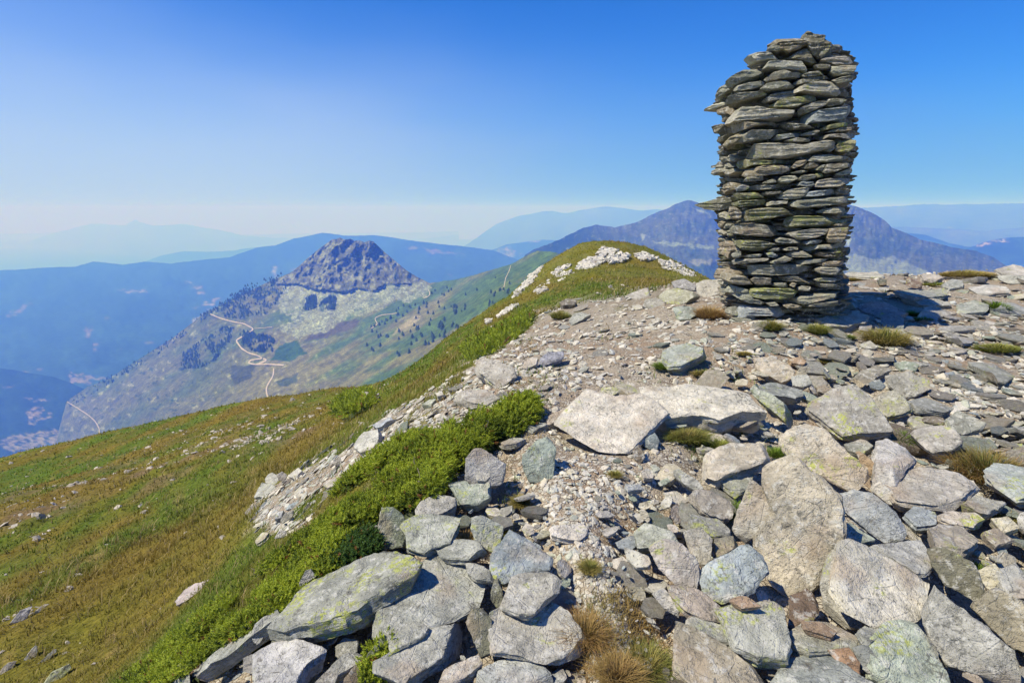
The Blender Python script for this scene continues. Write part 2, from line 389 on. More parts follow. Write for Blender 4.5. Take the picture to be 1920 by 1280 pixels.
class Ridge:
    def __init__(s, name, sky, foot, depth, nu, nv, relief, jit, colfn, mat, relfn=None, back=(1.04, 1.15, 1.5), seed=0, zfloor=-2550):
        s.sky = np.array(sky, float); s.foot = np.array(foot, float); d = np.array(depth, float)
        s.tps = TPS(d[:, :2]/400., np.log(d[:, 2]), 1e-4); s.rel = relief; s.relfn = relfn; s.seed = seed
        px = np.linspace(s.sky[0, 0], s.sky[-1, 0], nu)
        ys = np.interp(px, s.sky[:, 0], s.sky[:, 1]) + jit*(n2(px, px*0, .03, 1, 5, seed+2)+.35*n2(px, px*0, .25, 1, 2, seed+5))
        yf = np.interp(px, s.foot[:, 0], s.foot[:, 1])
        t = np.linspace(0, 1, nv)**1.1
        PX = np.repeat(px[:, None], nv, 1); PY = ys[:, None]+(yf-ys)[:, None]*t[None]
        P = at(PX, PY, s.Y(PX, PY))
        col = colfn(PX, PY)
        B = []; 
        for k, bk in enumerate(back):
            q = P[:, 0].copy(); q[:, :2] *= bk; q[:, 2] = q[:, 2] - (bk-1)*np.abs(P[:, 0, 1])*.45; q[:, 2] = np.maximum(q[:, 2], zfloor); B.append(q)
        P = np.concatenate([np.stack(B[::-1], 1), P], 1); col = np.concatenate([np.repeat(col[:, :1], len(B), 1), col], 1)
        link(name, mesh_np(name, P.reshape(-1, 3), [grid_faces(nu, nv+len(B))], attr={'Col': col.reshape(-1, 3)}), mat, kind='structure')
    def Y(s, px, py):
        px = np.asarray(px, float); py = np.asarray(py, float)
        r = s.rel*n2(px, py, .012, .02, 5, s.seed)
        if s.relfn: r = r+s.relfn(px, py)
        return np.exp(s.tps(np.stack([px, py], -1)/400.)+r)
def M_(pts, ox=360, oy=420, s=3.556): return [(ox+x/s, oy+y/s) for x, y in pts]
def soft(px, py, poly, j=6, sc_=.05, seed=3, n=3):
    jx = n2(px, py, sc_, sc_, 4, seed)*j*2; jy = n2(px, py, sc_, sc_, 4, seed+11)*j*2
    m = 0
    for dx, dy in ((0, 0), (1.5, 0), (-1.5, 0), (0, 1.2), (0, -1.2)): m = m+inpoly(px+jx+dx, py+jy+dy, poly)/5.
    return m
PEAK = M_([(560,400),(700,250),(880,80),(1000,60),(1250,80),(1330,200),(1420,270),(1530,350),(1480,385),(1330,400),(1200,450),(1100,430),(1040,450),(850,440),(700,400)])
TALUS = M_([(600,380),(700,390),(850,430),(1050,440),(1200,440),(1330,380),(1500,350),(1600,420),(1550,490),(1350,520),(1150,590),(1000,640),(900,700),(700,760),(640,740),(560,690),(680,640),(600,600),(545,550),(580,480)])
TREEP = [M_(p) for p in ([(760,490),(830,480),(830,560),(750,585)], [(850,540),(930,470),(970,490),(950,570),(850,580)], [(120,590),(350,430),(600,330),(640,430),(560,530),(500,600),(400,640),(250,630)],
    [(-60,860),(200,690),(290,680),(250,800),(150,920),(60,960),(-80,980)], [(590,810),(700,770),(760,860),(660,910),(500,900)], [(250,950),(420,950),(400,1010),(300,1070),(260,1020)], [(340,720),(480,740),(560,780),(480,860),(400,850),(330,800)])]
FOR_D = np.array([.022, .045, .03])
def col1(px, py):
    u_ = px*.88-py*.48; v_ = px*.48+py*.88; a = n2(u_, v_, .012, .035, 5, 101); b_ = n2(u_, v_, .007, .05, 5, 111); f = n2(px, py, .12, .12, 4, 121)
    tan = np.array([.20, .165, .085]); grn = np.array([.09, .13, .04]); mau = np.array([.145, .13, .085]); gg = np.array([.10, .115, .06])
    g = sstep(-.2, .25, b_+.3*a+ (px-700)/1200.)[..., None]
    c = tan*(1-g)+grn*g
    l = sstep(560, 380, px+(py-600)*.4)[..., None]
    cl = mau*(1-sstep(-.2, .3, a)[..., None])+gg*sstep(-.2, .3, a)[..., None]
    c = c*(1-l)+cl*l
    sp = sstep(.25, .5, f)[..., None]*sstep(720, 500, px)[..., None]; c = c*(1-.5*sp)+np.array([.36, .32, .27])*.5*sp
    sp = sstep(.25, .45, n2(px, py, .2, .2, 3, 131))[..., None]*l; c = c*(1-.7*sp)+FOR_D*.7*sp
    c = c*(1+.35*f[..., None])
    for poly, cc in ((TREEP[5], (.075, .075, .05)), (TREEP[4], (.05, .09, .04)), (M_([(820,690),(950,650),(1130,640),(1090,690),(900,750),(760,780)]), (.11, .085, .07)), (M_([(1480,610),(1530,620),(1400,720),(1330,740)]), (.33, .25, .2)), (M_([(560,1050),(720,1000),(700,1050),(600,1090)]), (.09, .10, .06))):
        k = soft(px, py, poly, 4)[..., None]; c = c*(1-k)+np.array(cc)*k
    for poly in (TREEP[2], TREEP[3], TREEP[6]):
        k = (soft(px, py, poly, 6)*sstep(-.35, .15, n2(px, py, .06, .06, 4, 141)))[..., None]; c = c*(1-k*.4)+FOR_D*1.8*k*.4
    k = soft(px, py, TALUS, 7)[..., None]*(.45+.55*sstep(-.3, .2, n2(px, py, .12, .16, 4, 151)))[..., None]; tl = np.array([.30, .285, .27])*(1+.9*n2(px, py, .55, .55, 2, 161)[..., None]); c = c*(1-k)+tl*k
    k = soft(px, py, PEAK, 4)[..., None]; h = sstep(-.15, .4, n2(px, py, .10, .09, 5, 171)+.5*n2(px, py, .4, .35, 2, 173))[..., None]
    rk = np.array([.12, .108, .082])*(1-h)+np.array([.30, .27, .23])*h
    gs = sstep(.0, .35, n2(px+40, py, .05, .03, 4, 177))[..., None]*.6; rk = rk*(1-gs)+np.array([.085, .085, .045])*gs
    c = c*(1-k)+rk*k
    for poly in TREEP[:2]: k = (soft(px, py, poly, 7, .12)*sstep(-.4, .1, n2(px, py, .2, .2, 3, 191)))[..., None]*.8; c = c*(1-k)+FOR_D*1.5*k
    vl = sstep(175, 120, px)[..., None]*.5*sstep(-.1, .3, a)[..., None]; c = c*(1-vl)+np.array([.24, .20, .14])*vl
    st_ = n2(u_, v_, .05, .35, 4, 193)[..., None]; c = c*(1+.35*st_*(px < 2000)[..., None])
    return np.clip(c*np.array([.76, .88, .58]), .01, .7)
def rel1(px, py):
    k = soft(px, py, PEAK, 4); g = 1-np.abs(n2(px, py, .05, .035, 5, 181))*2
    t = soft(px, py, TALUS, 5)
    return -.022*k*g + .006*k*n2(px, py, .22, .14, 3, 187) + .004*t*n2(px, py, .3, .3, 2, 183) + .010*n2(px+py*.8, py, .05, .02, 3, 185)
sky1 = [(88,905),(100,862),(112,800),(125,752),(165,725),(200,711),(240,687),(320,636),(390,583),(450,553),(535,515),(550,508),(575,485),(597,468),(615,455),(622,449),(630,449),(637,446),(645,449),(652,448),(658,447),(664,451),(675,450),(683,454),(692,451),(700,453),(709,462),(720,472),(735,484),(750,497),(765,509),(780,518),(805,531),(850,525),(900,512),(960,495),(985,480),(1007,469),(1033,472),(1054,478),(1100,500)]
L1 = Ridge('valley_ridge', sky1, [(88,910),(200,870),(500,800),(740,760),(900,650),(1060,560),(1100,560)],
 [(100,860,2500),(125,752,2700),(200,711,2600),(320,636,2500),(390,583,2350),(450,553,2450),(535,515,2520),(630,450,2420),(700,452,2400),(780,517,2300),(805,531,2150),(850,525,1900),(900,512,1700),(960,495,1450),(1033,472,1200),(1100,500,1100),
 (640,500,2330),(640,560,2120),(560,600,2000),(480,640,1850),(500,690,1600),(500,740,1350),(700,600,1750),(800,560,1750),(650,700,1250),(750,700,1000),(850,600,1200),(900,560,1150),(950,550,900),(300,780,1700),(200,815,2100),(1000,520,950),(1055,500,1000)],
 720, 330, .03, 1.5, col1, far_mat('valley_ridge_surface', .03, .7, 1.3, .6, 6.), rel1, seed=1000)
def forest_col(clears, base=(.022, .05, .035), pale=(.2, .17, .13), seed=0, nse=.6, thr=.42):
    def f(px, py):
        b_ = np.array(base)*(1+nse*n2(px, py, .03, .05, 4, 200+seed)[..., None])
        k = sstep(thr, thr+.15, n2(px, py, .02, .05, 5, 210+seed))[..., None]*.55
        c = b_*(1-k)+np.array(pale)*k
        for poly, cc in clears:
            k = (soft(px, py, poly, 5, .12, 220+seed)*sstep(-.35, .2, n2(px, py, .12, .3, 3, 230+seed)))[..., None]; c = c*(1-k)+np.array(cc)*k
        return np.clip(c, .008, .6)
    return f
def Q(pts): return [(x/2.56, 380+y/2.56) for x, y in pts]
P_ = (.25, .21, .17)
sky2 = [(-260,520),(-100,512),(0,507),(85,502),(140,500),(175,490),(230,497),(270,490),(320,494),(430,482),(480,465),(515,461),(550,447),(605,437),(645,442),(700,441),(735,445),(780,452),(825,457),(870,462),(925,470),(960,483),(1000,500)]
L2 = Ridge('forest_ridge', sky2, [(-260,900),(200,800),(400,660),(800,570),(1000,540)],
 [(0,507,8500),(175,490,9000),(430,482,9500),(605,437,10500),(735,445,10000),(870,462,9000),(1000,500,8000),(0,700,4600),(150,740,3800),(300,620,5500),(-200,700,4600),(500,540,7500),(800,530,7000),(0,850,3300)],
 420, 150, .035, 1.5, forest_col([(Q([(555,420),(640,412),(710,428),(640,437)]), P_), (Q([(30,540),(100,500),(170,465),(120,510),(40,555)]), (.16,.13,.1)), (Q([(930,400),(975,400),(985,435),(940,440)]), (.2,.16,.13)), (Q([(880,375),(925,385),(925,392)]), P_), (Q([(960,490),(1060,445),(1060,465),(1000,490)]), P_), (Q([(400,610),(450,600),(440,640),(410,645)]), (.15,.12,.1)), (Q([(445,680),(480,670),(470,715),(450,715)]), (.17,.13,.1)), (Q([(900,590),(995,512),(990,530),(930,580)]), (.3,.27,.24)), (Q([(330,820),(440,830),(520,840),(400,870),(340,860)]), (.2,.16,.13)), ([(512,497),(516,497),(520,522),(513,522)], (.24,.22,.2)), ([(790,466),(850,472),(870,478),(810,474)], (.14,.11,.1)), ([(640,500),(700,498),(690,504)], (.2,.16,.14))], seed=1),
 far_mat('forest_ridge_surface', .004, .8, 1.2), seed=1100)
Ridge('valley_spur', [(-300,720),(-100,700),(0,690),(30,694),(60,700),(100,706),(130,716),(165,732),(200,750),(230,780),(260,830)], [(-300,920),(0,875),(260,840)],
 [(0,690,3500),(130,716,3300),(260,830,2900),(0,860,2600),(-200,750,3200)], 200, 90, .02, 1.5,
 forest_col([(Q([(120,1010),(200,970),(220,990),(150,1040)]), (.24,.19,.15)), (Q([(95,945),(190,938),(240,942),(170,950)]), (.22,.18,.14)), (Q([(130,1060),(240,1010),(260,1020),(160,1060)]), (.2,.17,.13)), (Q([(0,1150),(60,1120),(250,1090),(310,1130),(200,1200),(40,1190)]), (.19,.17,.12)), (Q([(0,880),(70,875),(40,890)]), (.12,.1,.08))], base=(.015, .035, .03), seed=2, thr=.5),
 far_mat('valley_spur_surface', .01, .8, 1.2), seed=1200, back=(1.03, 1.08, 1.12))
Ridge('pale_range', [(-300,480),(0,465),(50,455),(90,440),(150,425),(170,420),(190,419),(235,422),(248,414),(255,412),(262,418),(290,423),(350,420),(400,430),(450,440),(520,446),(600,450),(760,450),(860,440)], [(-300,560),(860,560)],
 [(0,465,44000),(255,412,46000),(600,450,44000),(0,540,30000),(600,540,30000)], 300, 20, .02, 2.5, forest_col([], base=(.09, .09, .09), seed=3), far_mat('pale_range_surface', .001), seed=1300)
Ridge('middle_range', [(200,520),(270,492),(300,480),(345,471),(400,472),(440,470),(480,464),(560,480)], [(200,560),(560,560)], [(200,500,20000),(400,472,21000),(560,480,20000),(200,560,17000),(560,560,17000)], 160, 14, .01, 1.5, forest_col([], seed=4), far_mat('middle_range_surface', .002), seed=1400)
Ridge('distant_range', [(840,480),(880,455),(930,420),(973,404),(1010,398),(1033,395),(1063,400),(1090,393),(1130,388),(1160,389),(1200,394),(1233,392),(1300,400),(1420,395),(1560,392),(1669,387),(1734,383),(1793,384),(1860,381),(1920,382),(2100,386),(2300,390)], [(840,540),(2300,540)],
 [(840,480,24000),(1100,392,25000),(1669,387,17000),(1920,382,16000),(2300,390,17000),(1000,520,18000),(1900,520,9000)], 300, 30, .02, 2.2, forest_col([], base=(.06, .07, .07), seed=5), far_mat('distant_range_surface', .001), seed=1500)
Ridge('low_range', [(860,500),(900,478),(923,468),(950,458),(987,453),(1017,449),(1053,451),(1120,450),(1200,455)], [(860,540),(1200,540)], [(860,500,12000),(1017,449,13000),(1200,455,13000),(860,540,10500),(1200,540,10500)], 180, 40, .02, 1.2,
 forest_col([([(928,470),(955,463),(965,469),(945,478)], (.22,.18,.15)), ([(940,478),(985,473),(960,483)], (.2,.17,.14)), ([(985,453),(1017,450),(1010,454)], (.4,.35,.3))], seed=6), far_mat('low_range_surface', .003), seed=1600)
Ridge('right_range', [(1560,440),(1640,430),(1706,437),(1734,440),(1758,448),(1781,456),(1814,463),(1850,462),(1950,468),(2300,480)], [(1560,540),(2300,560)], [(1560,440,7500),(1706,437,7000),(1814,463,6500),(2300,480,6500),(1700,520,5500),(2300,540,5500)], 200, 40, .02, 1.2, forest_col([], seed=7, thr=.6), far_mat('right_range_surface', .005), seed=1700)
Ridge('rolling_range', [(1560,430),(1650,425),(1750,428),(1850,432),(1950,425),(2300,420)], [(1560,500),(2300,520)], [(1560,430,11000),(1750,428,11000),(2300,420,11000),(1560,500,9500),(2300,520,9500)], 160, 20, .02, 2, forest_col([], base=(.07,.075,.06), seed=12), far_mat('rolling_range_surface', .003), seed=1750)
Ridge('right_spur', [(1780,480),(1819,463),(1851,452),(1875,447),(1898,444),(1920,444),(2000,440),(2300,450)], [(1780,540),(2300,560)], [(1780,480,5200),(1898,444,5200),(2300,450,5200),(1800,530,4400),(2300,540,4400)], 160, 50, .01, 1.2,
 forest_col([([(1822,463),(1850,456),(1868,451),(1870,459),(1850,463)], (.36,.28,.22)), ([(1872,453),(1895,449),(1893,453),(1876,456)], (.4,.33,.27))], seed=8, thr=.7), far_mat('right_spur_surface', .008), seed=1800)
def col4(px, py):
    a = n2(px, py, .015, .04, 5, 301); f = n2(px, py, .12, .14, 4, 311)
    mau = np.array([.115, .105, .072]); g = np.array([.055, .08, .04]); 
    k = sstep(-.1, .3, a+.5*f)[..., None]; c = mau*(1-k*.7)+g*k*.7
    k = (sstep(1180, 1050, px)*sstep(-.5, .1, a+.3))[..., None]; c = c*(1-k)+FOR_D*k
    k = (sstep(445, 480, py)*sstep(-.3, .2, a)*(px < 1400))[..., None]*.8; c = c*(1-k)+np.array([.055, .085, .045])*k
    for poly, cc in (([(1290,385),(1310,392),(1340,410),(1330,405)], (.36,.33,.3)), ([(1220,452),(1340,460),(1345,466),(1240,458)], (.26,.24,.15)), ([(1290,490),(1340,484),(1350,490),(1300,497)], (.26,.2,.12)), ([(1200,440),(1215,440),(1205,452)], (.35,.3,.28)),
       ([(1586,478),(1600,474),(1640,486),(1672,480),(1720,500),(1760,520),(1560,520)], (.25,.22,.17)), ([(1585,440),(1596,446),(1590,464)], (.4,.36,.33))):
        k = soft(px, py, poly, 3.5, .1, 320)[..., None]; c = c*(1-k)+np.array(cc)*k
    s_ = (sstep(.25, .5, f)*(px > 1560))[..., None]; c = c*(1-.7*s_)+FOR_D*.7*s_
    s_ = (sstep(.3, .5, n2(px, py, .2, .2, 3, 331)))[..., None]; c = c*(1-.4*s_)+np.array([.33, .3, .27])*.4*s_
    g_ = c.mean(-1, keepdims=True); return np.clip((c*.75+g_*.25)*np.array([.72, .92, .62]), .01, .6)
L4 = Ridge('high_mountain', [(970,500),(985,478),(1000,468),(1033,455),(1060,443),(1077,436),(1093,427),(1105,425),(1117,421),(1133,423),(1153,427),(1193,418),(1233,398),(1250,391),(1267,382),(1290,376),(1300,377),(1310,381),(1333,394),(1370,410),(1450,420),(1530,400),(1575,388),(1591,385),(1612,389),(1641,403),(1659,413),(1673,427),(1699,437),(1725,449),(1781,463),(1828,470),(1863,482),(1884,497),(1920,520)],
 [(970,540),(1340,560),(1600,560),(1920,570)], [(970,500,3400),(1077,436,3600),(1193,418,3700),(1290,376,3700),(1450,420,3500),(1591,385,3000),(1725,449,2700),(1884,497,2500),(1000,530,2600),(1300,530,2200),(1600,530,1900),(1850,550,1700),(1250,450,3000),(1640,460,2450)],
 520, 150, .035, 2., col4, far_mat('high_mountain_surface', .02, .7, 1.3, .6, 8.), lambda px, py: -.02*(1-2*np.abs(n2(px, py, .04, .02, 4, 341))), seed=1900)
# valley floor to the horizon
ang = np.linspace(0, 2*math.pi, 97)[:-1]; rad = np.array([1, 400, 900, 1600, 2500, 4000, 7000, 12000, 20000, 35000, 54000.])
VX = rad[:, None]*np.sin(ang); VY = rad[:, None]*np.cos(ang); VZ = -2600+40*n2(VX, VY, .0006, .0006, 3, 400)
i = np.arange(len(rad)-1)[:, None]*96; j = np.arange(96)[None]; fq = np.stack([i+j, i+96+j, i+96+(j+1) % 96, i+(j+1) % 96], -1).reshape(-1, 4)
k = sstep(-.1, .4, n2(VX, VY, .0009, .0004, 4, 410))[..., None]
link('valley_floor', mesh_np('valley_floor', np.stack([VX, VY, VZ], -1).reshape(-1, 3), [fq[:, ::-1]], attr={'Col': (np.array([.03, .055, .03])*(1-k)+np.array([.2, .18, .1])*k).reshape(-1, 3)}), far_mat('valley_floor_surface', .004), kind='structure')

# ---- dirt tracks on the valley ridge
tm, nt, b = newmat('track_dirt'); N = NT(nt); geo = N.n('ShaderNodeNewGeometry')
N.put(b.inputs['Base Color'], N.mix(N.noise(geo.outputs['Position'], .05, 4, .7), (.34, .27, .18), (.50, .42, .31)))
def C3(p, ox=0, oy=380, s=2.): return [(ox+x/s, oy+y/s) for x, y in p]
for pts, wd in ((M_([(118,598),(190,628),(270,650),(350,665),(385,685),(412,700),(350,740),(290,775),(310,800),(330,830),(380,860),(440,875),(470,895),(420,902),(380,910),(375,928),(430,935),(520,933),(615,940)]), 7.5),
   (M_([(545,955),(545,980),(538,1015),(510,1060),(495,1090),(497,1125),(507,1160),(520,1200)]), 5.5), (M_([(412,697),(470,692),(540,685)]), 3.5), (M_([(1380,592),(1320,600),(1265,605),(1218,625),(1222,645),(1240,662),(1215,685),(1190,695)]), 3.5),
   (C3([(250,745),(275,760),(300,775),(330,795),(350,812),(365,832),(373,850),(371,880),(376,905)]), 5.5), (C3([(475,410),(465,440),(445,480),(437,520),(430,560)], 800, 360, 3.), 2.), (M_([(430,935),(470,920),(500,905),(470,895)]), 9.), (M_([(1570,430),(1590,460),(1580,480),(1540,495)]), 4.)):
    p = np.array(pts); seg = np.r_[0, np.cumsum(np.hypot(*np.diff(p, axis=0).T))]; t = np.linspace(0, seg[-1], max(8, int(seg[-1]/2)))
    qx = np.interp(t, seg, p[:, 0])+.5*n2(t, t*0, .1, 1, 2, 5); qy = np.interp(t, seg, p[:, 1])+.4*n2(t, t*0, .1, 1, 2, 9)
    kx = np.convolve(np.pad(qx, 2, 'edge'), np.ones(5)/5, 'valid'); ky = np.convolve(np.pad(qy, 2, 'edge'), np.ones(5)/5, 'valid')
    tx = np.gradient(kx); ty = np.gradient(ky); ln = np.hypot(tx, ty); tx /= ln; ty /= ln
    Y = L1.Y(kx, ky); hw = wd*.42/Y*F*(.75+.25*n2(t, t*0, .3, 1, 2, 13))
    rows = [at(kx-ty*hw*o, ky+tx*hw*o*.8, L1.Y(kx-ty*hw*o, ky+tx*hw*o*.8)*.9955) for o in (-1, 0, 1)]
    link('track', mesh_np('track', np.stack(rows, 1).reshape(-1, 3), [grid_faces(len(t), 3)]), tm, kind='structure')

# ---- haze box
hz, nt, b = newmat('haze_air'); nt.nodes.remove(b)
pv = nt.nodes.new('ShaderNodeVolumePrincipled'); pv.inputs['Color'].default_value = HAZE_COL; pv.inputs['Density'].default_value = HAZE_D
pv.inputs['Absorption Color'].default_value = (1, 1, 1, 1); pv.inputs['Anisotropy'].default_value = HAZE_G
nt.links.new(pv.outputs[0], nt.nodes['Material Output'].inputs['Volume'])
H = 56000.; z0, z1 = -2750., 400.
V = [(x, y, z) for z in (z0, z1) for x, y in ((-H, -H), (H, -H), (H, H), (-H, H))]
link('haze', mesh_np('haze', V, [[(0, 3, 2, 1), (4, 5, 6, 7), (0, 1, 5, 4), (1, 2, 6, 5), (2, 3, 7, 6), (3, 0, 4, 7)]], smooth=False), hz, kind='stuff')
# ================= stones
G_ = (.36,.365,.33); GG = (.28,.32,.27); W_ = (.54,.51,.45); T_ = (.45,.42,.33); B_ = (.29,.33,.35); D_ = (.17,.17,.14); P_k = (.45,.41,.35); BR = (.25,.21,.165)
smat = stone_material('slate'); smat_l = stone_material('slate_loose', True)

def ring_topology(m, nr):
    """rings of m verts, first ring index 0 = centre vertex, last = centre bottom"""
    Fq = []
    i = 1+np.arange(nr-1)[:, None]*m; j = np.arange(m)[None]; jn = (j+1) % m
    Fq = np.stack([i+j, i+m+j, i+m+jn, i+jn], -1).reshape(-1, 4)
    j = np.arange(m); jn = (j+1) % m
    t0 = np.stack([np.zeros(m, int), 1+j, 1+jn], -1); last = 1+nr*m
    t1 = np.stack([np.full(m, last), 1+(nr-1)*m+jn, 1+(nr-1)*m+j], -1)
    return Fq, np.concatenate([t0, t1])
def resample(poly, m):
    p = np.asarray(poly, float); q = np.r_[p, p[:1]]; s = np.r_[0, np.cumsum(np.hypot(*np.diff(q, axis=0).T))]
    t = np.linspace(0, s[-1], m, endpoint=False)
    # keep the corners: snap nearest sample to each corner
    for c in s[:-1]:
        k = np.argmin(np.abs(t-c)); t[k] = c
    t.sort()
    return np.stack([np.interp(t, s, q[:, 0]), np.interp(t, s, q[:, 1])], -1)
def simplify(poly, k=.05):
    p = [tuple(q) for q in np.asarray(poly, float)]; a = np.array(p)
    size = math.sqrt(abs(np.sum(a[:, 0]*np.roll(a[:, 1], -1)-a[:, 1]*np.roll(a[:, 0], -1)))/2)
    while len(p) > 5:       # drop the corner that matters least, down to straight broken edges
        q = np.array(p); b, c = np.roll(q, 1, 0), np.roll(q, -1, 0); e = c-b; d = np.abs(e[:, 0]*(q-b)[:, 1]-e[:, 1]*(q-b)[:, 0])/(np.hypot(*e.T)+1e-9)
        i = int(np.argmin(d))
        if d[i] > k*size: break
        p.pop(i)
    return np.array(p)
TOPS = [0., .22, .42, .6, .75, .86, .93, .975, 1.]
def slab(poly, t, seed, m=72, rough=1., cuts=5, tops=None, sides=(.06, .2, .36, .52, .68, .84, 1.), under=(.8, .4), top_relief=1., extra=None, simp=.06, strata=0.):
    """local: outline in xy (top face at z=0), solid down to -t. returns V, quads, tris"""
    r = np.random.default_rng(seed); tops = tops or TOPS; poly = simplify(poly, simp)
    p = resample(poly, m); a = abs(np.sum(p[:, 0]*np.roll(p[:, 1], -1)-p[:, 1]*np.roll(p[:, 0], -1)))/2
    if np.sum(p[:, 0]*np.roll(p[:, 1], -1)-p[:, 1]*np.roll(p[:, 0], -1)) < 0: p = p[::-1]
    size = math.sqrt(a); c = p.mean(0)
    ph = np.linspace(0, 2*math.pi, m, endpoint=False); circ = np.stack([np.cos(ph), np.sin(ph)], -1)
    nrm = p-c; nrm /= np.linalg.norm(nrm, axis=1)[:, None]+1e-9
    kp = np.sort(r.uniform(0, 2*math.pi, max(9, m//5))); kv = r.normal(0, 1, len(kp))
    jit = np.interp(ph, np.r_[kp[-1]-2*math.pi, kp, kp[0]+2*math.pi], np.r_[kv[-1], kv, kv[0]])*.009*size*rough
    jit = jit+fbm(np.c_[circ*9, np.full(m, seed*.37)], 4, seed)*.020*size*rough
    p = p+nrm*jit[:, None]
    rings = []; bev = min(t*.25, size*.014)
    for f in tops[1:]:
        e = max(0, (f-.93)/.07); rings.append(np.c_[c+(p-c)*(f if f < 1 else 1), np.full(m, -bev*.8*e**2)])
    lay = r.normal(0, 1, len(sides)+1); 
    for k, f in enumerate(sides):
        off = lay[k]*.022*size*rough+fbm(np.c_[circ*4, np.full(m, seed*.7+k*.8)], 3, seed+3)*.05*size*rough*min(1, t/size*3)
        sh = (1-.10*f**2)
        rings.append(np.c_[c+(p-c)*sh+nrm*(off[:, None] if np.ndim(off) else off), np.full(m, -bev-(t-bev)*f)])
    for f in under: rings.append(np.c_[c+(p-c)*.85*f, np.full(m, -t*1.0)])
    V = np.concatenate([[np.r_[c, 0]], *rings, [np.r_[c, -t]]])
    top = np.zeros(len(V)); nt_ = len(tops)-1; top[:1+nt_*m] = 1
    # slate relief on the top: broad swell + split ledges
    q = np.c_[V[:, :2]/size, np.full(len(V), seed*1.3)]
    sw = fbm(q*1.6, 3, seed+7)*.03*size
    led = fbm(q*2.2+5, 3, seed+9)*3.2; fl = np.floor(led); fr = led-fl; led = (fl+sstep(.35, .6, fr))*.02*size*top_relief
    fine = fbm(q*9, 3, seed+12)*.012*size
    V[:, 2] += top*(sw+led+fine)*rough*np.clip(t/size*4, .35, 1)
    if strata:
        u = V[:, 1]/.016+fbm(q*1.5, 2, seed+60)*1.5; k0 = np.floor(u); f0 = sstep(.55, .95, u-k0)
        hsh = lambda k_: _hash(k_, k_*0+3, k_*0+int(seed), 5)
        V[:, 2] += (hsh(k0)*(1-f0)+hsh(k0+1)*f0)*strata*np.where(V[:, 2] > -t*.5, 1, 0)
    # chipped facets along the rim
    for k in range(cuts):
        i = r.integers(m); n = np.r_[nrm[i], r.uniform(.35, 1.6)]; n /= np.linalg.norm(n)
        d = np.dot(np.r_[p[i], 0], n)-r.uniform(.004, .022)*size
        s_ = np.maximum(0, V@n-d); V -= n*s_[:, None]
    for cn, cd in extra or []:
        n = np.array(cn, float); n /= np.linalg.norm(n); d = (V@n).max()-cd; s_ = np.maximum(0, V@n-d); V -= n*s_[:, None]
    for k in range(cuts//2+1):
        i = r.integers(m); n = np.r_[nrm[i], -r.uniform(.2, 1.2)]; n /= np.linalg.norm(n)
        d = np.dot(np.r_[p[i], -t], n)-r.uniform(.02, .12)*size
        s_ = np.maximum(0, V@n-d); V -= n*s_[:, None]
    w3 = np.stack([fbm(V/size*5+k*11+seed, 3, seed+20+k) for k in range(3)], -1)
    w3 += .6*np.stack([fbm(V/size*14+k*11+seed, 2, seed+40+k) for k in range(3)], -1)
    V += w3*.009*size*rough
    Fq, Ft = ring_topology(m, len(rings))
    return V, Fq, Ft, size
def basis(n, xdir=(1, 0, 0)):
    n = np.asarray(n, float)/np.linalg.norm(n); x = np.asarray(xdir, float); x = x-n*np.dot(x, n); x /= np.linalg.norm(x)
    return np.stack([x, np.cross(n, x), n], -1)   # columns
def rotm(Mx): return Matrix([list(map(float, r_)) for r_ in Mx]).to_quaternion()
def jcol(c, seed, k=.10):
    r = np.random.default_rng(seed+5000); f = 1+r.normal(0, k); return tuple(np.clip(np.array(c)*f*(1+r.normal(0, k*.10, 3)), .03, .7))
STONES = []     # (cx, cy, radius px) for keeping loose stones off
TR_POLY = []
def traced(poly, label, col, t=.05, lift=None, lich=.3, name='flat_stone', cat='stone', group=None, seed=0, amax=.8, roll=None, m=72, rough=1., cuts=4, simp=.06):
    P = np.array(poly, float); c = P.mean(0); P = c+(P-c)*1.11
    lift = t*.6 if lift is None else max(.3*t, lift*.66); t = t*.95+.006
    h = hit(c[0], c[1], lift)
    n = gnormal(h[0], h[1]); view = CAM-h; view /= np.linalg.norm(view)
    r = np.random.default_rng(seed+77)
    n = n+r.normal(0, .11, 3)
    if roll is not None: n = n+np.array([roll[0], roll[1], 0])
    n /= np.linalg.norm(n)
    for k in np.linspace(0, .95, 20):       # lean towards the viewer until it is not deeper than it is wide
        nn = n*(1-k)+view*k; nn /= np.linalg.norm(nn)
        d = ray(P[:, 0], P[:, 1]); s_ = ((h-CAM)@nn)/(d@nn)
        if (s_ <= 0).any(): continue
        X = CAM+d*s_[:, None]
        cc = X-h; B = basis(nn); L = cc@B
        w = np.ptp(P[:, 0]); hh = np.ptp(P[:, 1])
        dep = np.ptp(L[:, 1]); wid = np.ptp(L[:, 0])
        lim = amax*max(wid, hh/w*wid*.9)
        if dep <= lim*1.15: break
    V, Fq, Ft, size = slab(L[:, :2], t, seed, m=m, rough=rough, cuts=cuts, simp=simp)
    me = mesh_np(name, V, [Fq, Ft], sharp=30)
    o = link(name, me, smat, label=label, cat=cat, group=group)
    o.location = h; o.rotation_mode = 'QUATERNION'; o.rotation_quaternion = rotm(B)
    o.color = (*jcol(col, seed, .08), lich)
    TR_POLY.append(P)
    return o
def A(p): return [(480+x/2.909, 840+y/2.909) for x, y in p]
def Bc(p): return [(800+x/3, 560+y/3) for x, y in p]
def Cc(p): return [(x/2.667, 800+y/2.667) for x, y in p]
def Dc(p): return [(1360+x/3.4286, 560+y/3.4286) for x, y in p]
def Fc(p): return [(1100+x/2.3415, 840+y/2.3415) for x, y in p]
def Ec(p): return [(1500+x/4.267, 360+y/4.267) for x, y in p]
def Gc(p): return [(800+x/3, 360+y/3) for x, y in p]
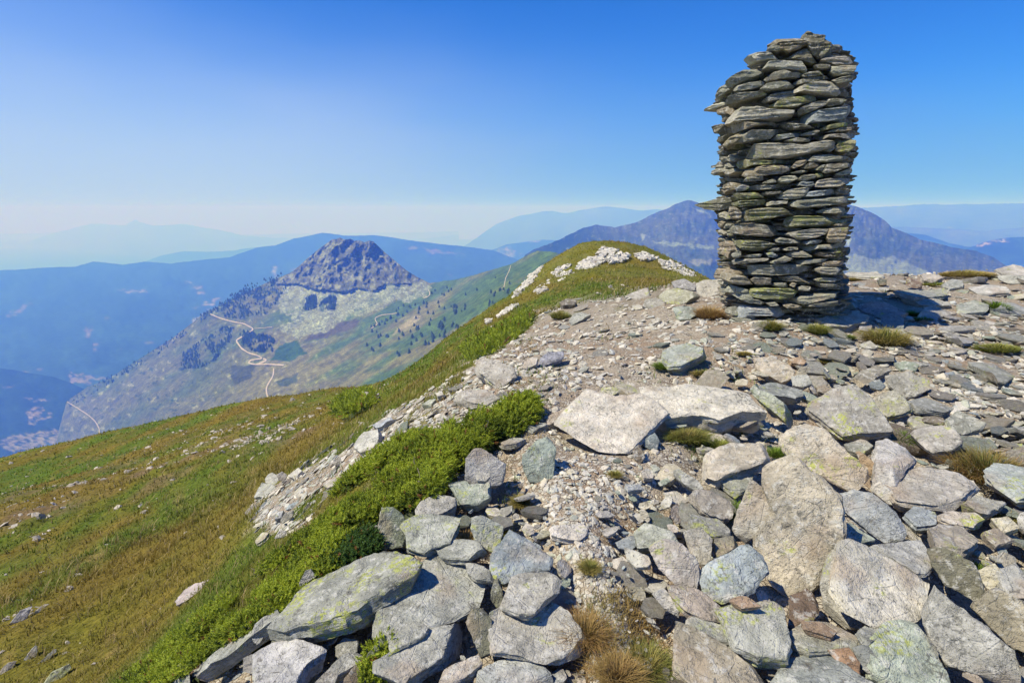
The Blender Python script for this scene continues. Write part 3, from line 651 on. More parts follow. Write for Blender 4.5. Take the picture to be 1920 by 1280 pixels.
def Hc(p): return [(560+x/3.764, 620+y/3.764) for x, y in p]
L = []
def S(f, pts, label, col, t=.05, lift=None, lich=.3, **kw): L.append((f(pts), label, col, t, lift, lich, kw))
# bottom middle pile
S(Cc,[(780,1290),(860,1200),(960,1170),(1060,1090),(1140,1080),(1170,1110),(1050,1190),(940,1230),(920,1290)],'layered grey slab on the pile edge below the juniper, leaning down left',G_,.05,.03)
S(Cc,[(1160,1060),(1200,990),(1260,950),(1370,925),(1380,960),(1340,1020),(1220,1100),(1130,1150),(1030,1260),(960,1290),(1000,1200)],'long narrow split slab wedged under the left end of the big lichened slab',G_,.06,.03)
S(A,[(0,1120),(60,1070),(150,1040),(300,1080),(380,1090),(260,1170),(200,1290),(0,1290)],'white-crusted slab in the shadow beneath the big lichened slab',(.46,.46,.46),.08,.02,.3)
S(A,[(310,1290),(400,1200),(470,1130),(600,1090),(560,1170),(450,1230),(420,1300)],'narrow grey slab in the bottom pile beside the brown wedge',G_,.05,.03)
S(A,[(490,1250),(560,1170),(600,1130),(570,1290),(480,1300)],'brown wedge-shaped stone standing in the bottom middle pile',BR,.05,.03)
S(A,[(640,1050),(700,1025),(730,1080),(680,1180),(660,1290),(590,1300),(580,1200),(610,1110)],'upright dark green slab stuck on edge in the bottom pile',(.20,.22,.16),.05,.05,.5)
S(A,[(960,590),(1060,605),(1150,640),(1200,720),(1260,780),(1240,830),(1100,900),(960,970),(850,990),(740,1010),(640,1030),(575,990),(600,940),(720,850),(800,770),(880,680)],'broad kite-shaped grey slab with white crust, middle of the bottom pile',(.40,.42,.38),.06,.05,.1,m=110)
S(A,[(1160,1300),(1230,1210),(1350,1150),(1450,1140),(1560,1190),(1610,1240),(1600,1300)],'pale blue-white slab cut by the bottom edge of the photo',(.46,.48,.47),.06,.02)
S(A,[(670,1160),(740,1110),(900,1010),(1060,960),(1150,950),(1180,1040),(1040,1120),(930,1170),(840,1240),(800,1310),(660,1300)],'long grey slab in the bottom pile with dark overhang under it',G_,.07,.07)
S(A,[(960,1260),(1060,1190),(1200,1130),(1215,1180),(1180,1210),(1100,1270),(1050,1300),(960,1300)],'narrow orange-stained slab under the long grey slab',P_k,.05,.02)
S(A,[(720,1000),(790,960),(870,950),(930,980),(900,1020),(820,1060),(740,1100),(720,1050)],'rounded crusted stone lying on the broad kite-shaped slab',(.42,.42,.38),.04,.10,.7)
S(A,[(1180,890),(1240,880),(1275,940),(1300,1070),(1290,1110),(1230,1130),(1190,1060),(1150,950)],'dark olive slab standing upright right of the kite-shaped slab',(.2,.2,.15),.05,.06)
S(A,[(1280,900),(1340,870),(1400,880),(1500,920),(1600,850),(1680,900),(1740,960),(1775,1020),(1760,1090),(1680,1130),(1560,1165),(1470,1120),(1310,1100),(1300,1030),(1275,970)],'broad pale slab with a stepped front lip above the bottom grass tuft',(.46,.45,.40),.06,.06,.3,m=110)
S(A,[(110,860),(200,790),(330,710),(480,650),(640,600),(720,570),(850,565),(945,570),(870,655),(740,740),(600,820),(480,880),(330,925),(200,950),(95,945)],'biggest grey slab with bright yellow-green lichen, jutting out over the pile',(.33,.34,.31),.12,.14,.9,m=120)
S(A,[(1310,690),(1340,760),(1345,860),(1285,890),(1285,780)],'thin dark stone wedged upright between two slabs',(.22,.22,.17),.04,.04)
S(A,[(1400,710),(1470,680),(1600,680),(1650,720),(1640,770),(1560,830),(1520,890),(1440,890),(1350,850),(1370,780)],'rounded grey slab propped on top of the broad pale slab',(.42,.41,.36),.06,.13,.3)
S(A,[(680,370),(690,330),(750,330),(800,370),(820,440),(830,520),(720,540),(690,500),(670,430)],'dark green block at the top left corner of the bottom pile',(.24,.27,.20),.10,.08,.5)
S(A,[(930,555),(980,520),(1060,500),(1170,500),(1250,530),(1285,580),(1240,625),(1150,600),(1000,590)],'thin grey slab with a broken front edge above the kite-shaped slab',G_,.04,.08)
S(A,[(800,370),(1000,365),(1100,385),(1080,470),(1050,510),(960,530),(920,560),(830,530),(825,450),(790,400)],'flat grey-green slab at the back of the bottom pile, pink lower corner',(.38,.39,.34),.04,.10,.5)
S(A,[(1180,385),(1240,370),(1280,400),(1340,430),(1330,500),(1290,560),(1200,500),(1180,440)],'small pale slab with one round lime-green lichen patch',(.42,.43,.38),.05,.09,1.0)
S(A,[(1390,460),(1450,490),(1520,540),(1600,600),(1590,660),(1500,660),(1400,690),(1360,715),(1290,670),(1300,590),(1350,520)],'blue-grey pointed slab beside the gravel, right of the bottom pile',B_,.07,.09)
S(A,[(1150,630),(1200,620),(1310,690),(1290,715),(1200,710),(1160,680)],'small grey stone below the broken-edged thin slab',G_,.04,.08)
S(A,[(1150,60),(1190,20),(1230,10),(1290,50),(1350,90),(1340,180),(1300,215),(1240,200),(1200,190),(1150,180),(1140,120)],'pointed grey stone with a pink top standing beside the juniper',(.40,.39,.37),.10,.12)
S(A,[(1060,150),(1130,140),(1160,200),(1260,190),(1270,260),(1200,300),(1120,300),(1090,250),(1060,200)],'grey-green lichened stone in front of the pink-topped pointed stone',(.34,.38,.32),.08,.06,.8)
S(A,[(1215,130),(1270,135),(1275,155),(1250,175),(1200,170)],'small white chip resting on the pink-topped stone',W_,.02,.20)
S(A,[(860,350),(900,290),(980,250),(1080,270),(1080,310),(1010,350),(930,370)],'pale rounded stone at the foot of the juniper, behind the bottom pile',(.42,.41,.37),.10,.07)
S(Bc,[(530,900),(570,850),(620,810),(680,785),(720,850),(720,920),(710,1000),(700,1035),(640,1030),(580,1020),(550,960)],'lone green-grey square slab standing in the gravel middle',(.30,.34,.29),.05,.10,.6)
S(A,[(490,480),(560,450),(660,415),(665,450),(600,490),(530,525),(490,510)],'thin grey slab lying alone against the juniper',G_,.04,.05)
S(A,[(240,730),(270,670),(300,660),(325,700),(290,720),(240,760)],'small pale stone half hidden in the juniper above the biggest slab',(.4,.4,.37),.06,.12)
S(A,[(1610,440),(1640,415),(1790,420),(1810,460),(1760,500),(1700,490),(1620,470)],'small white oblong stone lying in the gravel',W_,.04,.03)
S(A,[(0,960),(50,920),(100,895),(110,950),(60,1000),(20,1060),(-20,1060)],'split grey stone left of the biggest lichened slab',G_,.06,.04)
# middle
S(Bc,[(1230,500),(1400,490),(1600,480),(1740,480),(1790,540),(1850,590),(1880,640),(1750,625),(1640,665),(1500,640),(1400,660),(1330,670),(1310,600),(1240,560)],'long cream-white slab with a dark undercut front above yellow grass',(.62,.58,.49),.20,.19,.1,m=130,amax=.45)
S(Bc,[(745,690),(800,640),(840,570),(900,520),(980,545),(1060,560),(1180,540),(1240,560),(1310,600),(1330,640),(1290,700),(1240,760),(1170,820),(1110,855),(1000,860),(920,840),(860,790),(800,760),(750,720)],'largest cream-white boulder slab, cracked across the middle, in the clearing',(.62,.59,.50),.07,.14,.15,m=130)
S(Bc,[(1160,850),(1200,820),(1225,890),(1190,940),(1165,880)],'small brown stone propping the cracked cream-white slab',BR,.04,.05)
S(Bc,[(1200,810),(1280,760),(1305,800),(1290,860),(1230,830)],'bluish stone tucked beneath the cracked cream-white slab',B_,.05,.04)
S(Bc,[(1340,290),(1400,265),(1480,255),(1590,290),(1600,315),(1540,320),(1480,340),(1430,370),(1370,375),(1330,340)],'rounded grey boulder with green lichen between the cairn and cream slabs',(.42,.45,.41),.12,.14,.8)
S(Bc,[(1390,50),(1440,40),(1510,45),(1515,80),(1480,110),(1420,110)],'angular grey-green block on bare soil just left of the cairn',(.36,.4,.36),.10,.13)
S(Bc,[(800,130),(830,85),(920,70),(920,90),(880,115),(810,150)],'tilted grey slab casting a dark shadow, left on the far scree',G_,.06,.12)
S(Bc,[(620,350),(690,300),(780,295),(790,320),(740,340),(630,375)],'thin tilted slab with a blue-grey top on the scree edge',(.30,.31,.36),.05,.10)
S(Bc,[(250,370),(330,335),(480,380),(490,430),(430,470),(390,480),(320,420),(260,400)],'jagged white rock with a dark overhang at the turf edge',W_,.16,.17)
S(Bc,[(530,380),(580,330),(620,340),(610,370),(560,390)],'small pale stone between the jagged rock and blue-topped slab',W_,.08,.09)
S(Bc,[(150,540),(250,510),(330,510),(400,560),(330,590),(220,570)],'low shattered pale outcrop just below the jagged white rock',(.44,.42,.37),.10,.08)
S(Bc,[(850,400),(890,375),(910,385),(900,400),(870,415)],'small flat stone alone in the gravel below the blue-topped slab',G_,.03,.03)
S(Bc,[(660,690),(700,650),(830,590),(840,600),(790,670),(700,700)],'brownish flat slab just left of the cracked cream-white slab',(.38,.33,.28),.07,.07)
S(Bc,[(540,720),(600,690),(680,700),(600,740)],'grey flat stone beside the upper end of the juniper',G_,.05,.05)
S(Bc,[(420,805),(480,780),(550,785),(500,810),(440,820)],'small thin grey slate between the juniper and the square green slab',G_,.04,.04)
S(Bc,[(1380,970),(1420,960),(1520,1020),(1550,1060),(1530,1085),(1450,1040)],'narrow pale stone on the path edge left of the bright green grass pocket',G_,.05,.04)
S(Bc,[(980,500),(1060,495),(1080,520),(1040,540),(990,535)],'small tan stone touching the top of the cracked cream slab',T_,.04,.06)
S(Bc,[(1120,1040),(1200,1045),(1210,1070),(1140,1075)],'small blue-white stone in the gravel below the cracked slab',(.5,.52,.52),.03,.03)
S(Bc,[(1210,970),(1240,955),(1280,975),(1270,1005),(1225,1005)],'small white rounded stone in the gravel below the cracked slab',W_,.03,.03)
# right upper
S(Dc,[(110,560),(170,530),(220,590),(300,620),(380,670),(440,720),(510,760),(500,790),(440,810),(380,780),(280,690),(180,620)],'narrow slab speckled lime green, leaning off the long cream slab',(.38,.40,.33),.09,.16,1.0,m=90)
S(Dc,[(220,560),(300,540),(420,560),(520,580),(510,610),(430,640),(340,640),(260,610)],'flat blue-grey slab behind the lime-speckled leaning slab',(.36,.39,.36),.07,.09)
S(Dc,[(190,390),(300,380),(390,420),(440,460),(420,510),(360,530),(290,500),(210,450)],'rounded tan stone on the gravel above the lime-speckled slab',(.52,.46,.37),.08,.09)
S(Dc,[(545,680),(620,640),(700,600),(840,510),(870,560),(930,650),(1000,750),(1060,830),(960,840),(860,850),(760,860),(680,800),(590,750),(550,710)],'pyramid-shaped slab with yellow-green lichen face, tip pointing up',(.44,.42,.38),.12,.16,1.0,m=110,amax=1.)
S(Dc,[(945,650),(1010,610),(1090,590),(1150,650),(1200,700),(1130,735),(1040,755),(990,690)],'square olive stone against the right side of the pyramid slab',(.34,.34,.28),.08,.10,.4)
S(Dc,[(1040,500),(1180,470),(1300,520),(1305,580),(1220,620),(1160,640),(1110,590),(1060,550)],'flat rounded slab with lichen behind the square olive stone',(.36,.35,.31),.06,.08,.7)
S(Dc,[(1170,650),(1300,640),(1460,700),(1400,720),(1240,700)],'long dark grey slate right of the square olive stone',(.26,.27,.25),.05,.08,.4)
S(Dc,[(850,480),(960,430),(1050,420),(1060,460),(930,510)],'flat tan slab on gravel above the pyramid slab tip',(.40,.37,.31),.05,.07)
S(Dc,[(1580,410),(1750,420),(1890,470),(1880,500),(1800,530),(1640,500)],'wide flat grey slab by the right margin, below the grass tufts',(.34,.34,.31),.05,.06)
S(Dc,[(1425,780),(1500,720),(1590,760),(1670,800),(1640,830),(1530,870),(1450,840)],'flat grey slab just above the big round grass tuft',G_,.06,.08)
S(Dc,[(1200,870),(1250,840),(1400,820),(1460,840),(1510,910),(1450,960),(1340,975),(1270,930)],'pale pinkish slab left of the big round grass tuft',(.46,.43,.39),.08,.10,.4)
S(Dc,[(350,910),(440,850),(520,810),(620,840),(720,920),(800,1000),(880,1080),(940,1180),(880,1230),(760,1210),(650,1160),(520,1080),(430,1020),(370,960)],'big tan slab sloping down right below the pyramid slab, lichened end',(.46,.41,.34),.08,.15,.6,m=120)
S(Dc,[(840,980),(860,975),(960,1060),(970,1150),(900,1120)],'orange-tan stone squeezed between the sloping tan slab and white block',(.48,.36,.24),.07,.08)
S(Dc,[(980,920),(1060,900),(1180,905),(1270,930),(1230,990),(1180,1060),(1120,1150),(1060,1155),(975,1140),(985,1010)],'white angular block with a grey front face beside dark gap',(.50,.49,.46),.12,.16,.3)
S(Dc,[(770,940),(880,900),(940,940),(880,990),(800,970)],'grey slab in shade under the pyramid slab',G_,.06,.05)
S(Dc,[(590,570),(640,555),(680,590),(640,605),(600,595)],'small brown rounded stone behind the pyramid slab',BR,.05,.06)
S(Dc,[(930,540),(990,520),(1025,560),(1000,585),(940,570)],'small bluish stone right of the pyramid slab tip',B_,.05,.06)
S(Dc,[(1090,410),(1160,400),(1240,420),(1220,460),(1130,450)],'small green-grey slate on gravel right of the flat tan slab',GG,.04,.05)
S(Dc,[(410,385),(480,375),(520,400),(500,420),(430,410)],'small orange-brown slate next to the rounded tan stone',(.42,.30,.2),.04,.04)
S(Dc,[(1270,760),(1380,750),(1420,770),(1390,800),(1290,790)],'brown flat slate under the long dark grey slate',BR,.04,.04)
S(Dc,[(1390,480),(1470,470),(1490,500),(1440,515)],'small steel-blue slate left of the wide flat slab',(.25,.29,.34),.03,.04)
S(Dc,[(430,500),(520,485),(550,540),(500,565),(440,550)],'grey stone between the rounded tan stone and pyramid slab',(.38,.38,.35),.06,.06)
S(Dc,[(860,290),(930,270),(980,310),(960,325),(880,310)],'pale slate below the shaggy tuft right of the cairn',(.42,.41,.37),.03,.04)
S(lambda p: p,[(1307,870),(1330,848),(1380,830),(1440,823),(1453,842),(1430,860),(1392,872),(1345,893),(1320,885)],'tan oblong slab with a dark lower edge, under the yellow grass',(.44,.40,.33),.09,.14,.2)
# right bottom pile
S(Fc,[(1030,600),(1060,470),(1120,420),(1110,500),(1100,600),(1150,690),(1215,780),(1130,770),(1050,710)],'pale slab lying underneath the big white pentagonal slab',(.44,.43,.39),.06,.04)
S(Fc,[(1230,430),(1340,420),(1460,405),(1500,460),(1505,540),(1440,540),(1350,480),(1270,450)],'grey stone mottled black behind the big white pentagonal slab',(.36,.36,.36),.07,.07)
S(Fc,[(1105,340),(1160,330),(1260,400),(1200,415),(1110,400)],'greenish stone under the blue-grey oval slab',GG,.05,.04)
S(Fc,[(455,195),(530,185),(620,230),(650,290),(600,305),(520,270)],'flat brown-grey slab between moss patches, upper part of right pile',(.33,.31,.27),.05,.07)
S(Fc,[(460,290),(560,310),(620,330),(620,380),(540,380),(470,340)],'dark grey slab just left of the wedge slab, below moss',(.27,.27,.25),.06,.04)
S(Fc,[(580,130),(700,90),(760,95),(700,170),(660,190)],'pale green slab beneath the tan oblong slab',(.38,.40,.34),.05,.04)
S(Fc,[(570,400),(640,385),(690,400),(640,440),(570,480)],'olive stone in the gap left of the giant tan slab',(.32,.32,.26),.05,.04)
S(Fc,[(1250,180),(1290,150),(1360,210),(1370,250),(1320,240)],'small pale stone right of the lichened end of the sloping slab',W_,.06,.06)
S(Fc,[(1090,210),(1180,195),(1250,205),(1330,260),(1390,350),(1390,395),(1300,405),(1220,350),(1130,270)],'blue-grey oval slab right of the giant tan slab',(.33,.36,.38),.06,.12,.1,m=100)
S(Fc,[(1325,165),(1400,110),(1480,85),(1600,100),(1700,110),(1720,150),(1640,225),(1590,245),(1500,235),(1380,220)],'wide cream slab with a bluish right corner below the white block',(.48,.46,.40),.08,.12,.1,m=100)
S(Fc,[(640,360),(690,240),(720,150),(790,200),(830,260),(800,320),(740,390),(700,415),(630,390)],'wedge-shaped slab pointing up, left of the giant tan slab',(.42,.40,.35),.08,.12,.1)
S(Fc,[(430,370),(500,350),(550,400),(540,480),(510,530),(450,440)],'brown-edged pale stone behind the light blue rock',(.44,.42,.37),.07,.08)
S(Fc,[(215,370),(260,335),(360,360),(410,410),(340,410),(280,440),(230,430)],'green-white slab at the path side of the right pile, topmost left',(.42,.44,.38),.06,.09)
S(Fc,[(280,440),(350,400),(420,430),(480,500),(510,590),(470,610),(390,590),(330,530)],'pink-tinged slab tilting down right, left of the light blue rock',(.46,.43,.39),.06,.11,.1)
S(Fc,[(170,430),(220,450),(280,480),(280,515),(220,520),(180,480)],'small white wedge at the left tip of the right pile',W_,.05,.07)
S(Fc,[(515,530),(570,480),(640,440),(710,415),(760,460),(780,540),(740,590),(690,640),(600,660),(530,610)],'light blue rock with rough crystalline face left of the giant slab',(.42,.47,.50),.10,.12,.4,rough=1.6,m=100)
S(Fc,[(910,650),(1000,600),(1020,680),(990,740),(930,800),(890,780)],'dark brown stone in the shaded gap below the giant tan slab',(.22,.16,.12),.06,.02)
S(Fc,[(345,610),(400,590),(520,640),(590,690),(600,750),(540,755),(440,700)],'flat pinkish-brown slab with a rusty edge below the light blue rock',(.42,.37,.31),.05,.09)
S(Fc,[(440,745),(500,735),(600,780),(635,830),(600,855),(520,820)],'small grey slab just below the rusty-edged flat slab',G_,.05,.07)
S(Fc,[(290,640),(340,620),(410,690),(400,740),(340,700)],'small pale stone beside the orange grass at the path edge',(.44,.42,.40),.05,.05)
S(Fc,[(395,750),(480,790),(560,850),(700,920),(790,980),(880,1040),(480,1040),(400,960),(385,850)],'large tan slab with ridged grain at the bottom of the right pile',(.40,.36,.28),.09,.06,.2,m=110)
S(Fc,[(820,1010),(880,930),(1000,900),(1100,930),(1180,980),(1250,1035),(900,1040)],'smooth grey slab at the photo bottom left of the green-white slab',(.32,.34,.32),.06,.06)
S(Fc,[(590,690),(700,680),(850,680),(870,760),(890,860),(870,910),(760,900),(660,860),(620,770)],'square block with bright yellow lichen patches on its left edge',(.40,.40,.36),.10,.13,1.0,m=100)
S(Fc,[(610,655),(700,650),(760,690),(680,695)],'thin brown slate lying on top of the yellow-lichened block',(.30,.22,.16),.03,.20)
S(Fc,[(890,820),(960,760),(1070,770),(1180,830),(1160,890),(1060,880),(980,890),(900,850)],'flat olive-grey slab right of the yellow-lichened block',(.34,.34,.29),.05,.07)
S(Fc,[(950,760),(1050,770),(1100,800),(1070,825),(950,790)],'stick-like brown splinter lying across the olive-grey slab',(.34,.25,.18),.03,.12)
S(Fc,[(1065,890),(1150,880),(1195,940),(1195,1000),(1120,960)],'rusty brown wedge next to the smooth grey bottom slab',(.30,.20,.13),.06,.08)
S(Fc,[(1170,880),(1230,860),(1280,930),(1270,1020),(1210,960)],'dark grey stone on edge left of the green-white slab',(.27,.28,.27),.06,.09)
S(Fc,[(1250,850),(1320,770),(1440,750),(1500,790),(1530,880),(1570,960),(1590,1040),(1290,1040),(1270,920)],'large mottled green-white slab at the bottom of the right pile',(.42,.46,.38),.08,.10,.5,m=110)
S(Fc,[(1190,800),(1240,775),(1305,785),(1280,830),(1230,855)],'small grey stone touching the lower tip of the white pentagonal slab',G_,.04,.12)
S(Fc,[(780,100),(820,60),(900,50),(960,110),(1040,180),(1090,230),(1110,290),(1100,400),(1060,470),(1040,540),(980,600),(900,625),(830,630),(795,600),(780,500),(750,430),(760,370),(830,290),(790,200)],'giant tan slab, waisted and rounded below, centre of the right pile',(.47,.43,.34),.09,.17,.15,m=140,simp=.02)
S(Fc,[(1120,430),(1190,410),(1260,450),(1350,520),(1450,570),(1500,620),(1480,700),(1440,750),(1330,765),(1220,775),(1150,690),(1100,600),(1110,500)],'big white pentagonal slab right of the giant tan slab',(.56,.53,.45),.06,.15,.1,m=130)
S(Fc,[(1475,680),(1540,630),(1600,660),(1700,760),(1830,870),(1940,950),(1940,1020),(1800,1010),(1680,960),(1590,940),(1530,870),(1490,780)],'long pale grey slab running to the bottom right corner',(.42,.42,.39),.12,.13,.2,m=120)
S(Fc,[(1700,700),(1800,620),(1940,700),(1960,900),(1850,850)],'tan layered slab above the long corner slab',(.42,.38,.29),.10,.08)
S(Fc,[(1500,440),(1580,450),(1700,520),(1740,620),(1740,690),(1660,650),(1580,590),(1530,520)],'dark olive block on edge between the white pentagon and corner slabs',(.20,.20,.15),.09,.12)
S(Fc,[(1490,360),(1560,330),(1680,340),(1735,390),(1700,430),(1620,470),(1560,440),(1500,400)],'tan-grey slab above the dark olive block',(.42,.38,.32),.07,.11)
S(Fc,[(1535,300),(1600,275),(1700,285),(1735,310),(1690,340),(1600,325)],'pinkish flat stone above the tan-grey slab',P_k,.05,.10)
S(Fc,[(1640,260),(1700,210),(1790,200),(1830,240),(1760,280)],'flat green-grey slab right of the wide cream slab',(.36,.36,.31),.05,.08)
S(Fc,[(1400,290),(1440,255),(1530,280),(1530,330),(1450,340)],'bluish broken stone below the wide cream slab',B_,.06,.06)
S(Fc,[(1760,100),(1800,70),(1900,70),(1940,90),(1940,200),(1830,200),(1790,150)],'pale blue-white block by the right margin, below the round tuft',(.46,.49,.48),.09,.10)
S(Fc,[(1810,540),(1880,510),(1940,500),(1940,690),(1840,620)],'pale slab on the right margin above the tan layered slab',(.46,.46,.43),.08,.12)
S(Fc,[(1715,540),(1790,510),(1830,560),(1780,620),(1740,600)],'rounded tan stone right of the dark olive block',T_,.07,.08)
S(Fc,[(1740,370),(1800,350),(1870,400),(1800,420)],'brown-grey flat stone right of the tan-grey slab',(.36,.31,.26),.05,.06)
S(Fc,[(1780,310),(1850,300),(1900,345),(1830,370)],'tan stone above the brown-grey flat stone, right margin',T_,.06,.08)
# crest right of the cairn
S(Ec,[(1590,670),(1800,670),(1800,735),(1680,735),(1600,700)],'lower of two stacked flat slabs on the crest, right margin',(.36,.36,.33),.10,.10)
S(Ec,[(1590,610),(1710,580),(1800,600),(1800,660),(1640,665)],'upper of two stacked flat slabs on the crest, right margin',(.46,.44,.40),.10,.24)
S(Ec,[(310,680),(400,640),(560,625),(660,650),(650,685),(520,680),(400,670)],'long pale slab on the crest just behind the cairn shadow',(.46,.44,.38),.10,.12)
S(Ec,[(470,910),(560,880),(700,890),(850,960),(760,990),(650,1005),(520,960)],'pinkish slab below the dark cairn shadow',(.44,.39,.37),.08,.10)
S(Ec,[(780,790),(1000,780),(1180,800),(1150,830),(1050,835),(900,840)],'long thin grey slab right of the cairn shadow tip',(.36,.37,.33),.07,.12)
S(Ec,[(780,880),(1000,840),(1200,850),(1250,900),(1100,895),(900,900)],'wide slab below the long thin slab right of the shadow',(.37,.36,.32),.08,.08)
S(Ec,[(930,980),(1000,920),(1160,910),(1200,980),(1090,1000),(1000,1010)],'cream slab with a purple right edge on the plateau',(.46,.43,.39),.08,.11)
S(Ec,[(930,1020),(1000,990),(1110,990),(1080,1040),(1000,1050)],'small slate-blue stone under the cream purple-edged slab',(.31,.33,.36),.06,.06)
S(Ec,[(1270,900),(1390,870),(1500,900),(1480,950),(1350,970),(1270,960)],'grey-green flat slab left of the bright green tuft',(.36,.38,.34),.07,.09)
S(Ec,[(1360,770),(1500,740),(1640,760),(1670,790),(1560,800),(1450,830)],'broad pale slab on the far plateau under the crest grass',(.46,.45,.42),.08,.12)
S(Ec,[(1590,930),(1640,890),(1800,870),(1800,970),(1680,975)],'flat grey slab right of the bright green tuft, right margin',(.36,.37,.36),.07,.09)
S(Ec,[(1140,740),(1200,700),(1290,700),(1300,750),(1200,770)],'dull grey slab on the crest right of the pink stone',(.36,.37,.35),.08,.12)
S(Ec,[(850,740),(860,680),(970,730),(970,770),(900,765)],'dark pink-brown stone on the crest above the long thin slab',(.32,.24,.2),.08,.12)
S(Ec,[(970,660),(1080,655),(1150,680),(1080,710),(1000,700)],'tan stone on the skyline left of the crest grass',(.46,.42,.36),.08,.12)
S(Ec,[(1070,1090),(1200,1070),(1400,1070),(1410,1090),(1230,1110),(1110,1110)],'long flat slate beneath the cream purple-edged slab',(.34,.34,.33),.05,.06)
S(Ec,[(1120,1130),(1250,1120),(1290,1140),(1180,1160)],'thin slate just under the long flat slate',(.34,.33,.3),.04,.04)
S(Ec,[(1180,1170),(1300,1140),(1420,1150),(1370,1200),(1240,1205)],'low stepped slate left of the flat yellow tuft',(.38,.38,.37),.05,.05)
S(Ec,[(470,1060),(520,1040),(600,1035),(560,1100),(500,1110)],'pale stone directly behind the shaggy round tuft',(.42,.41,.40),.07,.07)
S(Ec,[(300,910),(340,840),(380,850),(440,930),(380,930)],'small pyramid stone at the right foot of the cairn',(.30,.31,.24),.12,.14,.6)
S(Ec,[(30,950),(150,930),(300,925),(430,950),(600,1010),(560,1030),(420,1040),(380,1060),(250,1050),(100,1000)],'big flat slab jutting out at the right foot of the cairn',(.42,.41,.36),.12,.13)
S(Ec,[(620,700),(690,700),(690,740),(640,745)],'dark stone in the cairn shadow near the crest',D_,.08,.10)
# left of the cairn
S(Gc,[(1310,560),(1400,540),(1460,550),(1520,570),(1490,610),(1420,625),(1340,625)],'large yellowish lichened block left of the cairn base',(.42,.42,.33),.14,.16,.6)
S(Gc,[(1380,500),(1450,490),(1510,520),(1500,550),(1400,535)],'dark grey rock behind the yellowish block',(.30,.30,.30),.12,.18)
S(Gc,[(1120,580),(1200,555),(1250,535),(1250,570),(1290,590),(1200,600)],'thin dark-edged slab left of the yellowish block',(.38,.37,.33),.08,.12)
S(Gc,[(1220,640),(1240,600),(1310,600),(1340,630),(1300,660)],'grey stone in front of the dark-edged slab',(.37,.37,.33),.10,.09)
S(Gc,[(1520,500),(1620,490),(1680,490),(1650,560),(1590,600),(1530,570)],'white broken slab leaning on the left side of the cairn',(.50,.47,.41),.10,.16)
S(Gc,[(1150,650),(1190,630),(1220,650),(1180,660)],'small white stone in grass left of the cairn',W_,.05,.06)
S(Gc,[(1260,720),(1300,705),(1320,720),(1280,740)],'small white stone on bare soil left of the angular block',W_,.04,.05)
S(Gc,[(750,620),(790,600),(840,610),(830,630),(765,635)],'dark brown rock where the scree meets the grassy dome',(.20,.18,.15),.18,.2)
# left slope
S(Hc,[(510,650),(600,615),(700,615),(660,640),(560,670)],'flat bluish slab on the strip of rubble above the juniper',(.42,.45,.48),.07,.10)
S(Hc,[(400,790),(460,720),(550,700),(555,780),(500,830),(440,850),(400,820)],'white block on the rubble strip above the juniper',(.52,.51,.47),.12,.16)
S(Hc,[(455,430),(560,440),(560,480),(500,500),(470,470)],'lone white rock with a dark side on the grassy slope edge',(.48,.46,.43),.25,.24)
S(Hc,[(540,880),(590,850),(650,830),(580,880)],'small pinkish stone under the white block',P_k,.05,.06)
S(Hc,[(245,910),(290,890),(300,930),(260,955)],'small white stone at the lower left of the rubble strip',W_,.08,.10)
S(Hc,[(870,520),(920,485),(960,485),(930,520)],'pale green stone lying in the turf left of the scree',(.42,.44,.34),.08,.08,.7)
S(Hc,[(970,440),(1010,425),(1020,450),(980,460)],'small white stone above the pale green stone in turf',W_,.08,.10)
S(Hc,[(165,1080),(220,1040),(290,1040),(300,1070),(200,1100)],'brownish flat stone in the rubble left of the juniper',(.40,.36,.31),.06,.08)
S(Cc,[(1250,320),(1290,290),(1350,285),(1390,310),(1340,340),(1280,350)],'pale lichened stone in yellow turf left of the rubble strip',(.46,.46,.40),.12,.14,.5)
S(Cc,[(1325,250),(1360,230),(1400,260),(1380,290),(1335,280)],'pale stone just above the lichened stone in the turf',(.46,.45,.40),.12,.16,.5)
S(Cc,[(1385,240),(1410,225),(1435,240),(1420,270),(1395,265)],'small rounded white stone in the turf cluster',W_,.10,.14)
S(Cc,[(1440,245),(1490,205),(1505,220),(1470,255)],'narrow pale stone at the right end of the turf cluster',W_,.08,.12)
S(Cc,[(1275,570),(1310,530),(1340,530),(1320,560),(1285,580)],'tan stone lowest in the turf beside the juniper edge',T_,.06,.10)
S(Cc,[(1375,555),(1400,510),(1430,520),(1420,550)],'small pale round stone touching the juniper edge',(.48,.46,.42),.07,.10)
S(Cc,[(1405,465),(1430,430),(1470,420),(1460,450),(1415,480)],'white oval stone in turf above the juniper edge',W_,.07,.10)
S(Cc,[(1370,460),(1390,425),(1415,420),(1405,450)],'blue-white stone beside the white oval stone',(.46,.48,.5),.06,.09)
S(Cc,[(885,860),(930,800),(1040,765),(1050,780),(950,850),(890,880)],'pink-white slab half sunk in grass left of the juniper',(.48,.42,.40),.08,.05)
S(Cc,[(50,985),(100,920),(155,900),(130,960),(70,990)],'grey-white slab flush with the turf near the left margin',(.46,.46,.46),.08,.05)
S(Cc,[(155,945),(200,900),(250,870),(240,885),(180,940)],'thin sliver of pale rock in the turf near the left margin',W_,.05,.04)
S(Cc,[(120,1165),(160,1110),(185,1090),(180,1150),(140,1180)],'pale pointed stone in the turf near the bottom left',(.44,.43,.38),.07,.05)
S(Cc,[(180,1190),(250,1130),(290,1080),(280,1120),(220,1190)],'long pale stone right of the pointed stone, bottom left turf',(.44,.43,.38),.07,.05)
S(Cc,[(0,1220),(40,1180),(80,1170),(60,1210),(10,1240)],'pinkish stone at the left margin near the bottom',P_k,.07,.05)
